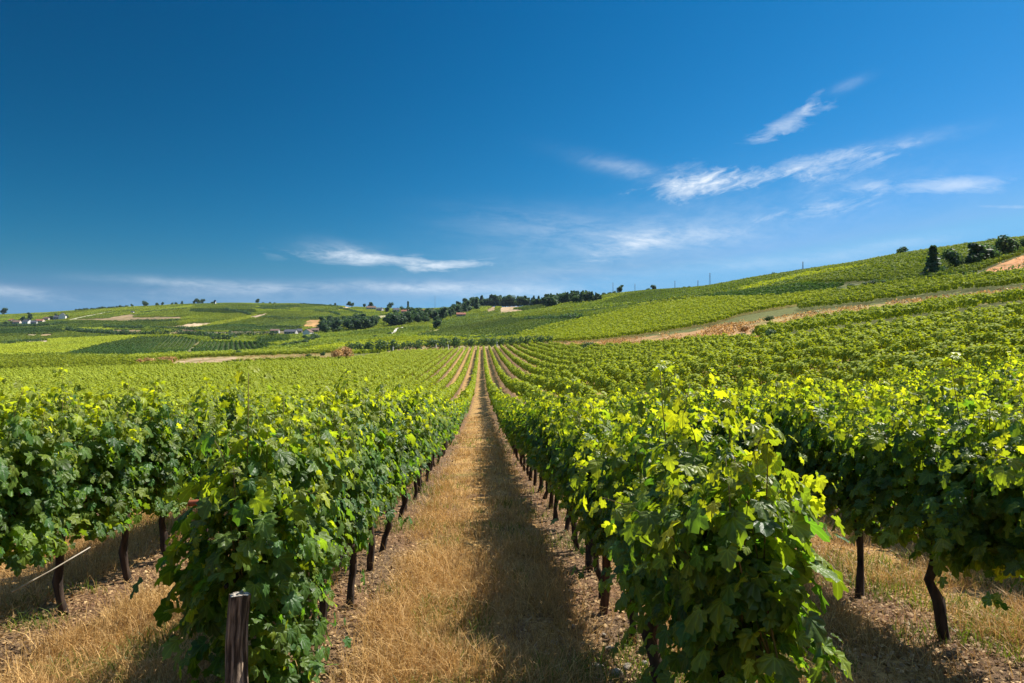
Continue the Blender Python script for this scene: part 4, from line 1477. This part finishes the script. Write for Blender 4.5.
# the broadleaf belt below the upper village
belt = []
for j in range(76):
    f = random.random()
    px = 321 + f * 124
    py = 335 - f * 14 - random.random() * (6 - 3 * f)
    belt.append((px, py, random.uniform(9, 15)))
for px, py, hm in sorted(belt, key=lambda b: b[1]):
    X, Y, z = at_px(px, py, 350)
    plant(random.choice(('round', 'round', 'oval')), X, Y, hm * Y / 760, 'dark broadleaf tree in the dense belt below the upper village', 'tree', 'trees of the dense belt below the upper village', 1.25)
for px, py, hm, lbl in [(284, 347.5, 6.5, 'leftmost bush of the string below the farm buildings'), (290, 346.5, 6, 'second bush from the left below the farm buildings'),
                        (297, 345.5, 6.5, 'bush in the middle of the string below the farm buildings'), (303, 344.5, 7.5, 'round bush right of the middle below the farm buildings'),
                        (309, 342, 8, 'tall bush below the white farm building'), (316, 340, 9, 'tallest bush at the right end of the string below the farm'),
                        (306, 340, 6, 'small bush in front of the white farm building'), (340, 342.5, 4, 'lone low bush in the pale field right of the farm'),
                        (376, 338.5, 4, 'wide low bush left of the white bend of the road'), (389, 335.5, 5, 'dark bush at the foot of the white bend of the road'),
                        (397, 336, 3, 'flat bush just right of the white bend of the road')]:
    X, Y, z = at_px(px, py, 300)
    plant('bush', X, Y, hm * Y / 640, lbl, 'bush', 'bushes below the farm', 1.3, M_TREE)
X, Y, z = at_px(437, 328.8, 350)
plant('oval', X, Y, 11 * Y / 683, 'lone upright tree in the field below the red roofed house', 'tree', None, 1.5)
# upper village trees
for j in range(16):
    px = random.uniform(380, 446)
    py = np.interp(px, [380, 446], [315, 319]) - random.uniform(0, 4)
    X, Y, z = at_px(px, py, 500)
    plant(random.choice(('round', 'oval')), X, Y, random.uniform(6, 11), 'dark tree among the houses of the upper village', 'tree', 'trees among the upper village houses', 1.2)
X, Y, z = at_px(408, 311, 500)
plant('cypress', X, Y, 15, 'slim dark cypress rising above the upper village roofs', 'cypress', None, 1.3)
X, Y, z = at_px(390, 309, 500)
plant('round', X, Y, 13, 'round dark tree at the left edge of the upper village skyline', 'tree', None, 1.1)

# the dark conifer wood on the ridge
for j in range(165):
    f = random.random()
    px = 446 + f * 156
    base = np.interp(px, [446, 470, 490, 512, 545, 600], [319, 312, 306, 303, 306, 301.5])
    up = np.interp(px, [446, 470, 512, 560, 600], [4, 6, 2, 2, 1])
    X, Y, z = at_px(px, base - random.random() * up, 500)
    hm = random.uniform(12, 21) * np.interp(px, [446, 500, 545, 590, 602], [0.8, 1.0, 0.85, 1.0, 0.6]) * Y / 1150
    plant('conifer' if random.random() < 0.55 else random.choice(('oval', 'round')), X, Y, hm, 'dark tree in the wood along the central ridge', 'conifer', 'conifers of the ridge wood', 1.5, name='conifer')
for px, py, hm in ((548, 308, 15), (551, 307.5, 12), (554, 307, 14)):
    X, Y, z = at_px(px, py, 400)
    plant('oval', X, Y, hm * Y / 950, 'tall dark tree of the small group right of the bare tan patch', 'tree', 'tall trees right of the bare tan patch', 1.3)
for px, hm, kind, lbl in [(620, 13, 'oval', 'lone dark tree on the ridge right of the conifer wood'), (609, 6, 'bush', 'low bush on the ridge between the wood and the lone tree'), (614, 6, 'bush', 'low bush at the foot of the lone ridge tree'),
                          (604, 6, 'bush', 'low bush at the right end of the conifer wood'), (648, 5, 'bush', 'left one of two tiny bushes on the right skyline'), (654, 8, 'round', 'right one of two small trees on the right skyline'),
                          (684, 4, 'bush', 'low bush left of the pylon on the right skyline'), (689, 4, 'bush', 'low bush close to the pylon on the right skyline'), (775, 3.5, 'bush', 'tiny bush far up the right skyline'),
                          (901, 5.5, 'round', 'small round tree standing alone on the upper right skyline'), (968, 3, 'bush', 'tiny bush on the upper right skyline above the dark trees'), (990, 3.5, 'bush', 'second tiny bush on the upper right skyline')]:
    Y = ridge_y(px) - 3
    plant(kind, (px - CX) / F * Y, Y, hm * 0.8, lbl, 'bush' if kind == 'bush' else 'tree', 'growth along the right skyline', 1.3)
# right hill trees
for px, py, hp, kind, wd, lbl in [(933, 277.5, 27, 'conifer', 1.75, 'tall dark pointed tree on the right hillside, leftmost of its line'), (955, 271, 20, 'round', 1.0, 'round green tree right of the tall pointed one on the right hillside'),
                                  (977, 266, 20, 'oval', 1.7, 'tall dense tree right of the middle of the right hillside line'), (986, 264, 18, 'round', 1.1, 'broad dark tree touching the tall dense one on the right hillside'),
                                  (970, 268, 11, 'round', 1.1, 'short tree filling the gap in the right hillside line'), (1004, 258.5, 20, 'round', 1.0, 'tall round tree above the orange bare slope'),
                                  (1013, 256, 14, 'round', 1.2, 'lower tree right of the one above the orange bare slope'), (944, 274, 7, 'bush', 1.3, 'low bush between the first two trees of the hillside line'),
                                  (1026, 251, 12, 'round', 1.2, 'tree cut by the right edge above the orange slope')]:
    X, Y, z = at_px(px, py, 150)
    plant(kind, X, Y, 1.15 * hp * Y / F, lbl, 'tree', 'trees of the right hillside line', wd)
for px, py, hp, lbl in [(853, 289, 8, 'leftmost dark bush below the right hillside vines'), (864, 288, 7, 'second bush from the left below the right hillside vines'), (871, 287, 9, 'round bush in the middle below the right hillside vines'),
                        (884, 286.5, 8, 'pale green bush below the right hillside vines'), (892, 285, 7, 'rightmost bush below the right hillside vines')]:
    X, Y, z = at_px(px, py, 150)
    plant('bush', X, Y, hp * Y / F, lbl, 'bush', 'bushes below the right hillside vines', 1.3)

# the line of clipped bushes across the far end of the rows
for j, px in enumerate([353, 362, 375, 389, 400, 412, 424, 437, 451, 462, 476, 488, 497, 505, 518, 532, 545]):
    py = np.interp(px, [350, 400, 482, 545], [353, 352.5, 348.5, 345.5]) - 0.3
    X, Y, z = at_px(px, py, 200)
    wide = random.uniform(0.9, 1.15)
    plant('block', X, Y, (14 if px < 460 else 12) * Y / F * random.uniform(.85, 1.1), f'dark clipped bush in the line across the far ends of the rows', 'bush', 'clipped bushes across the far row ends', wide, M_TREE, name='shrub', rz=random.uniform(-.2, .2))

# growth on the dry bank to the right
for px, py, hp, kind, lbl in [(586, 352, 8, 'bush', 'dark bush at the left end of the brown grass strip'), (609, 353, 7, 'bush', 'round bush below the brown grass strip, left of two low ones'), (627, 351, 4, 'bush', 'low bush on the lower edge of the brown strip'),
                              (668, 350, 4, 'bush', 'flat bush at the edge of the vines below the strip'), (705, 347, 5, 'bush', 'left bush of the green clump below the strip'), (725, 345, 8, 'bush', 'middle bush of the green clump below the strip'),
                              (742, 343, 8, 'bush', 'right bush of the green clump below the strip'), (757, 336, 8, 'bush', 'bush at the upper left of the scrub where the strip bends'), (770, 341, 9, 'bush', 'biggest bush of the scrub where the strip bends'),
                              (784, 342, 9, 'bush', 'dark bush at the right of the scrub where the strip bends'), (797, 341, 7, 'bush', 'rightmost bush of the scrub where the strip bends'), (769, 322, 5, 'bush', 'little bush on the grass above the scrub')]:
    X, Y, z = at_px(px, py, 70)
    plant(kind, X, Y, 1.5 * hp * Y / F, lbl, 'bush', 'bushes along the brown grass strip', 1.2, M_TREE)
for px, py, hp, lbl in [(690, 345, 5, 'pale dry tuft left of the green clump'), (760, 345, 7, 'brown dry tuft at the foot of the scrub'), (745, 333, 6, 'pale dry tuft on the brown strip above the clump'), (142, 366, 6, 'leftmost orange dry tuft on the left bank'),
                        (151, 365, 7, 'second orange dry tuft on the left bank'), (160, 364, 7, 'third orange dry tuft on the left bank'), (170, 364, 6, 'orange dry tuft beside the bare pit'), (337, 361, 9, 'tall tan dry bush right of the meadow'),
                        (344, 360, 10, 'tallest tan dry bush right of the meadow'), (348, 355, 7, 'tan dry bush behind the tallest one')]:
    X, Y, z = at_px(px, py, 70)
    plant('bush', X, Y, 1.5 * hp * Y / F, lbl, 'dry bush', 'dry tufts and bushes', 1.3, M_STRAW, name='dry_shrub')
for px, py, hp, lbl in [(238, 356, 7, 'dark bush at the upper right of the bare pit'), (236, 365, 6, 'dark bush at the lower right of the bare pit'), (139, 361, 4, 'dark bush left of the orange tufts'), (128, 368, 5, 'low bush below the orange tufts'),
                        (30, 362, 5, 'left bush in the rough meadow on the left'), (65, 362, 5, 'middle bush in the rough meadow on the left'), (88, 363, 5, 'right bush in the rough meadow on the left'), (10, 363, 5, 'leftmost bush in the rough meadow'),
                        (112, 363, 5, 'bush at the right end of the rough meadow'), (308, 358, 6, 'bush left of the tan dry bushes'), (322, 356, 5, 'small bush left of the tan dry bushes'), (358, 365, 6, 'bush standing in the vines below the tan bush')]:
    X, Y, z = at_px(px, py, 120)
    plant('bush', X, Y, hp * Y / F, lbl, 'bush', 'bushes around the left meadow', 1.4)

# hedges: dark lines between parcels
def hedge(pts, h, wd, label, ymin=120):
    h *= 1.3 if pts[0][0] < 530 else 0.75
    wd *= 1.0 if pts[0][0] < 530 else 0.6
    W = [at_px(px, py, ymin) for px, py in pts]
    Vs, Ts, Cs = [], [], []
    r = np.random.default_rng(int(abs(W[0][0]) * 10))
    P = []
    for A, B in zip(W[:-1], W[1:]):
        L = math.hypot(B[0] - A[0], B[1] - A[1])
        n = max(4, int(L * 16))
        f = r.random(n)
        P.append(np.stack([A[0] + (B[0] - A[0]) * f, A[1] + (B[1] - A[1]) * f], 1) + r.normal(0, wd * 0.35, (n, 2)))
    P = np.concatenate(P)
    if len(P) > 12000:
        P = P[:12000]
    z = ground(P[:, 0], P[:, 1]) + r.uniform(0.1, 1.0, len(P)) * h * (1.1 + 0.6 * vnoise(P[:, 0] / 6, P[:, 1] / 6, 3))
    n = len(P)
    P3 = np.column_stack([P, z])
    v, t, c = place_leaves(TEMPL[2], P3, r.normal(0, 1, (n, 3)) + np.array([0, 0, .4]), r.normal(0, 1, (n, 3)), r.uniform(.22, .45, n) * max(h, 1) * .8,
                           np.stack([np.clip(r.normal(.5, .25, n), 0, 1), np.clip(r.normal(.3, .2, n), 0, 1), r.random(n)], 1))
    org = np.array([W[0][0], W[0][1], W[0][2]])
    o = link('hedge', mesh('hedge', v - org, tris=t, tint=c, mat=M_TREE), loc=org)
    tag(o, label, 'hedge', 'hedges between the parcels')


for _p, _l in (([(190, 312), (225, 311)], 'thin hedge under the crest left of the curving one'), ([(128, 322.5), (180, 321.5)], 'straight hedge under the long tan parcel on the left hill'),
               ([(150, 328.8), (178, 329.5), (203, 331.3)], 'low hedge below the pinkish bare patch on the left hill'), ([(256, 309), (290, 310.5)], 'short hedge left of the small tan gap on the middle hill'),
               ([(262, 327.5), (302, 328)], 'dark hedge ending at the orange bare field'), ([(0, 346), (40, 342)], 'thin hedge at the left edge above the big yellow parcel'),
               ([(300, 304.8), (338, 307.5)], 'slanting hedge just below the middle hill crest'), ([(140, 313.5), (188, 309.5)], 'hedge running under the yellow strip near the left crest')):
    hedge(_p, 2.3, 2.4, _l, 400)
hedge([(66, 331), (85, 333.4), (128, 336)], 3.2, 3, 'dark hedge curving under the small yellow parcel on the left', 400)
hedge([(128, 336), (180, 335), (215, 338), (256, 337)], 3.2, 3, 'long dark hedge above the two dark green parcels', 400)
hedge([(212, 341), (232, 341)], 4, 4, 'short thick hedge at the top of the right dark parcel', 350)
hedge([(104, 328.3), (143, 329.4)], 3, 3, 'thin dark hedge above the tan parcel on the left', 400)
hedge([(0, 327.8), (40, 327), (68, 324)], 3, 3, 'hedge below the houses of the left village', 400)
hedge([(225, 311), (240, 313), (250, 315.5)], 3, 3, 'dark hedge curving beside the pink track', 500)
hedge([(262, 318.5), (300, 319.8), (345, 319)], 2.5, 3, 'thin hedge across the slope above the orange bare field', 500)
hedge([(315, 312), (330, 313), (340, 316)], 2.5, 3, 'short hedge right of the tan track on the middle hill', 500)
hedge([(340, 309), (352, 312), (362, 314)], 2.5, 3, 'slanting hedge beneath the paired crest trees', 500)
hedge([(256, 336.5), (278, 336.5)], 3, 3, 'short dark hedge left of the farm sheds', 400)
hedge([(525, 320.5), (555, 320.5), (582, 320)], 2.2, 2, 'straight dark hedge under the central ridge wood', 300)
hedge([(570, 313), (600, 311.5), (625, 308), (640, 305), (684, 299.5)], 2.4, 2, 'long dark hedge rising across the right slope', 300)
hedge([(714, 297.5), (745, 293), (770, 288), (800, 284)], 2.0, 1.6, 'dark hedge above the grey green parcel on the right', 200)
hedge([(800, 296), (840, 292.5)], 1.6, 1.4, 'short hedge at the right end of the grey green parcel', 150)
hedge([(945, 281.5), (975, 277.5), (1000, 274.5), (1030, 271.5)], 1.8, 1.5, 'dark hedge under the orange bare slope', 150)
hedge([(415, 337), (460, 338.6), (520, 337.6)], 1.6, 1.5, 'thin dark hedge along the foot of the central green slope', 300)

# ------------------------------------------------------------------ the air
v, t, q = box(-12000, 12000, -60, 6050, float(gz.min()) - 1.0, float(gz.max()) + 24.0)
hm, HN, HL = new_mat('haze')
hv_ = HN.new('ShaderNodeVolumePrincipled')
hv_.inputs['Color'].default_value = (0.60, 0.80, 1.0, 1)
hv_.inputs['Density'].default_value = 0.000028
ho = HN.new('ShaderNodeOutputMaterial')
HL.new(hv_.outputs[0], ho.inputs['Volume'])
tag(link('haze', mesh('haze', v, quads=q, mat=hm)), kind='stuff')

# ------------------------------------------------------------------ buildings
def house(px, py, wpx, hpx, label, wall=0, roof=0, depth=8.0, turn=0.0, ymin=400, cat='house', chim=True, gable=False):
    X, Y, z = at_px(px, py, ymin)
    W, H = wpx * Y / F, hpx * Y / F
    D = depth
    eh, rh = H * 0.58, H * 0.42
    o = thing('house', label, cat, (X, Y, z - 0.2), turn + (math.pi / 2 if gable else 0), 'distant houses')
    if gable:
        W, D = D, W
    w2, d2 = W / 2, D / 2
    v = np.array([(-w2, -d2, -1), (w2, -d2, -1), (w2, d2, -1), (-w2, d2, -1), (-w2, -d2, eh), (w2, -d2, eh), (w2, d2, eh), (-w2, d2, eh), (-w2, 0, eh + rh), (w2, 0, eh + rh)])
    q = [(0, 1, 5, 4), (2, 3, 7, 6)]
    t = [(4, 5, 5)]
    vv, qq = v, q
    tri = [(3, 0, 4), (3, 4, 8), (3, 8, 7), (1, 2, 6), (1, 6, 9), (1, 9, 5)]
    link('wall', mesh('house_wall', vv, tris=tri, quads=qq, mat=M_WALLS[wall]), o)
    ov = 0.35
    parts = []
    for s in (-1, 1):
        a0 = np.array([0, s * (d2 + ov), eh - rh * ov / d2])
        a1 = np.array([0, 0, eh + rh])
        up = np.array([0, 0, 0.22])
        pts = []
        for base in (a0, a1):
            for dz in (0.02, 0.24):
                for sx in (-w2 - ov, w2 + ov):
                    pts.append((sx, base[1], base[2] + dz))
        parts.append((np.array(pts), None, np.array([(0, 1, 5, 4), (2, 6, 7, 3), (0, 2, 3, 1), (0, 4, 6, 2), (1, 3, 7, 5), (4, 5, 7, 6)])))
    v, t, q = join(parts)
    rf = link('roof', mesh('house_roof', v, tris=t, quads=q, mat=M_ROOFS[roof]), o)
    if chim:
        v, t, q = box(w2 * .45, w2 * .45 + .7, -0.35, 0.35, eh + rh * .6, eh + rh + 1.0)
        link('chimney', mesh('chimney', v, quads=q, mat=M_ROOFS[2]), rf)
    nw = max(2, int(W / 3.2))
    for k in range(nw):
        xx = -w2 + (k + .5) * W / nw
        v, t, q = box(xx - .5, xx + .5, -d2 - .04, -d2 + .02, eh * .45, eh * .45 + 1.3)
        link('window', mesh('window', v, quads=q, mat=M_DARK), o)
    v, t, q = box(-w2 + W * .5 / nw + 1.1, -w2 + W * .5 / nw + 2.1, -d2 - .05, -d2 + .02, -0.2, 2.0)
    link('door', mesh('door', v, quads=q, mat=M_ROOFS[2]), o)
    return o


house(62.5, 319.6, 6, 6.5, 'bright white gabled house standing alone right of the left village', 0, 0, 9, 0.3, gable=True)
house(57, 320, 5, 4.5, 'dark roofed house touching the white gabled one', 2, 0, 9, 0.1)
house(27, 324.6, 7, 5, 'slate roofed white house in the middle of the left village', 0, 0, 9, -0.2)
house(34, 325, 5, 4.5, 'grey house right of the slate roofed one in the left village', 2, 0, 8, 0.3)
house(40, 323, 7, 3.8, 'long cream house with a pinkish roof in the left village', 1, 1, 9, 0.1)
house(47, 320.5, 6, 3.5, 'small cream house with brown roof right of the pinkish roofed one', 1, 2, 8, -0.1)
house(17, 324.5, 6, 4.2, 'brown roofed house at the left end of the left village', 1, 2, 9, 0.2)
house(12, 322, 5, 3, 'half hidden house behind the left end of the left village', 1, 1, 9, -0.3)
house(132.5, 313.4, 2.4, 2.2, 'tiny white hut on the slope of the left hill', 0, 0, 4, 0, chim=False)
house(214.8, 304.6, 1.6, 4.5, 'narrow white tower like house on the left hill crest', 0, 0, 3, 0, chim=False)
house(275, 333, 8, 4, 'small grey violet farm shed left of the dark shed', 2, 2, 9, 0.1, chim=False)
house(291, 335, 11, 5.5, 'wide dark roofed farm shed', 2, 0, 12, 0.05, chim=False)
house(299.5, 334.2, 5, 5.5, 'pale plastered farm house between the dark shed and the white one', 1, 0, 8, 0.2)
house(308, 335.6, 7.5, 6.5, 'white farm building below the orange bare field', 0, 2, 8, -0.15, gable=True)
house(315, 333, 7, 5, 'brown roofed barn beside the white farm building', 1, 2, 8, 0.2, chim=False)
for px, py, wp, hp, lbl, wl, rf in [(371, 310, 9, 4, 'cream house with a violet brown roof at the left of the upper village', 1, 2), (380, 311.5, 6, 3.6, 'grey house beside a violet roofed one in the upper village', 2, 0), (396, 312.5, 6, 4.6, 'white house with slate roof left of the upper village centre', 0, 0),
                                    (404, 313.5, 5, 3.8, 'cream house with tiled roof in the upper village', 1, 1), (411, 314.4, 6, 5, 'brightest white house in the upper village centre', 0, 2), (417.5, 314, 5, 4, 'small white house right of the brightest one', 0, 0),
                                    (424, 313, 5, 3.5, 'cream house under the right trees of the upper village', 1, 1), (431.5, 313, 6, 4, 'pink tiled house at the right end of the upper village', 1, 1), (438, 314, 4, 3.5, 'last small cream house right of the upper village', 1, 2),
                                    (461, 317, 9, 4.5, 'red roofed house below the conifer wood', 1, 1)]:
    house(px, py, wp, hp, lbl, wl, rf, 9, random.uniform(-.3, .3), 550)

# ------------------------------------------------------------------ pylons and pale posts
def pylon(px, hp, label, arms=2):
    Y = ridge_y(px) - 2
    X = (px - CX) / F * Y
    h = hp * Y / F
    o = thing('pylon', label, 'pylon', (X, Y, g1(X, Y)), 0.5, 'power pylons on the skyline')
    parts = []
    for sx in (-1, 1):
        for sy in (-1, 1):
            parts.append(tube([(sx * h * .05, sy * h * .05, -.3), (sx * .12, sy * .12, h)], [.10, .06], 4))
    for i in range(7):
        z0, z1 = h * i / 7, h * (i + 1) / 7
        r0, r1 = h * .05 * (1 - i / 7) + .12, h * .05 * (1 - (i + 1) / 7) + .12
        parts.append(tube([(-r0, -r0, z0), (r1, -r1, z1)], [.05, .05], 4))
        parts.append(tube([(r0, r0, z0), (-r1, r1, z1)], [.05, .05], 4))
    v, t, q = join(parts)
    link('mast', mesh('pylon_mast', v, tris=t, quads=q, mat=M_METAL), o)
    for k in range(arms):
        z = h * (0.92 - 0.16 * k)
        v, t, q = tube([(-h * .14, 0, z), (0, 0, z + .15), (h * .14, 0, z)], [.05, .10, .05], 4)
        link('arm', mesh('pylon_arm', v, tris=t, quads=q, mat=M_METAL), o)


pylon(613, 12, 'leftmost faint pylon, beside the lone ridge tree')
pylon(635, 9, 'small faint pylon left of the two tiny skyline bushes')
pylon(675, 9, 'faint pylon left of the tallest one on the right skyline')
pylon(698, 8, 'short faint pylon just left of the tallest one')
pylon(710, 14, 'tallest pylon on the right skyline')
pylon(803, 10, 'thin mast alone far up the right skyline', 1)
Y = 1180.0
X = (435 - CX) / F * Y
o = thing('radio_mast', 'very thin radio mast above the right end of the upper village', 'mast', (X, Y, g1(X, Y)), 0.2)
v, t, q = tube([(0, 0, -.5), (0, 0, 12), (0, 0, 24)], [.35, .25, .1], 5)
link('mast', mesh('radio_mast', v, tris=t, quads=q, mat=M_METAL), o)
v, t, q = tube([(-1.2, 0, 21), (1.2, 0, 21)], [.1, .1], 5)
link('antenna', mesh('radio_antenna', v, tris=t, quads=q, mat=M_METAL), o)

for px, py, hp, lbl in [(1003, 303, 12, 'tall pale post at the dark edge of the upper right vine block'), (768, 334, 4, 'short pale post by the scrub where the strip bends'), (852, 319, 7, 'pale post in the dark row face left of the tall one'),
                        (436, 351, 6, 'pale post between clipped bushes left of the path'), (448, 351, 6, 'second pale post between clipped bushes left of the path'), (497, 348, 6, 'pale post between clipped bushes right of the path'), (393, 353, 6, 'leftmost pale post between the clipped bushes')]:
    X, Y, z = at_px(px, py, 80)
    h = hp * Y / F
    r = 0.7 * Y / F
    v, t, q = tube([(0, 0, -.2), (0, 0, h * .5), (0.01, 0, h)], [r, r, r * .9], 7)
    tag(link('row_post', mesh('row_post', v, tris=t, quads=q, mat=M_PALEPOST), loc=(X, Y, z)), lbl, 'post', 'pale posts at the row ends')
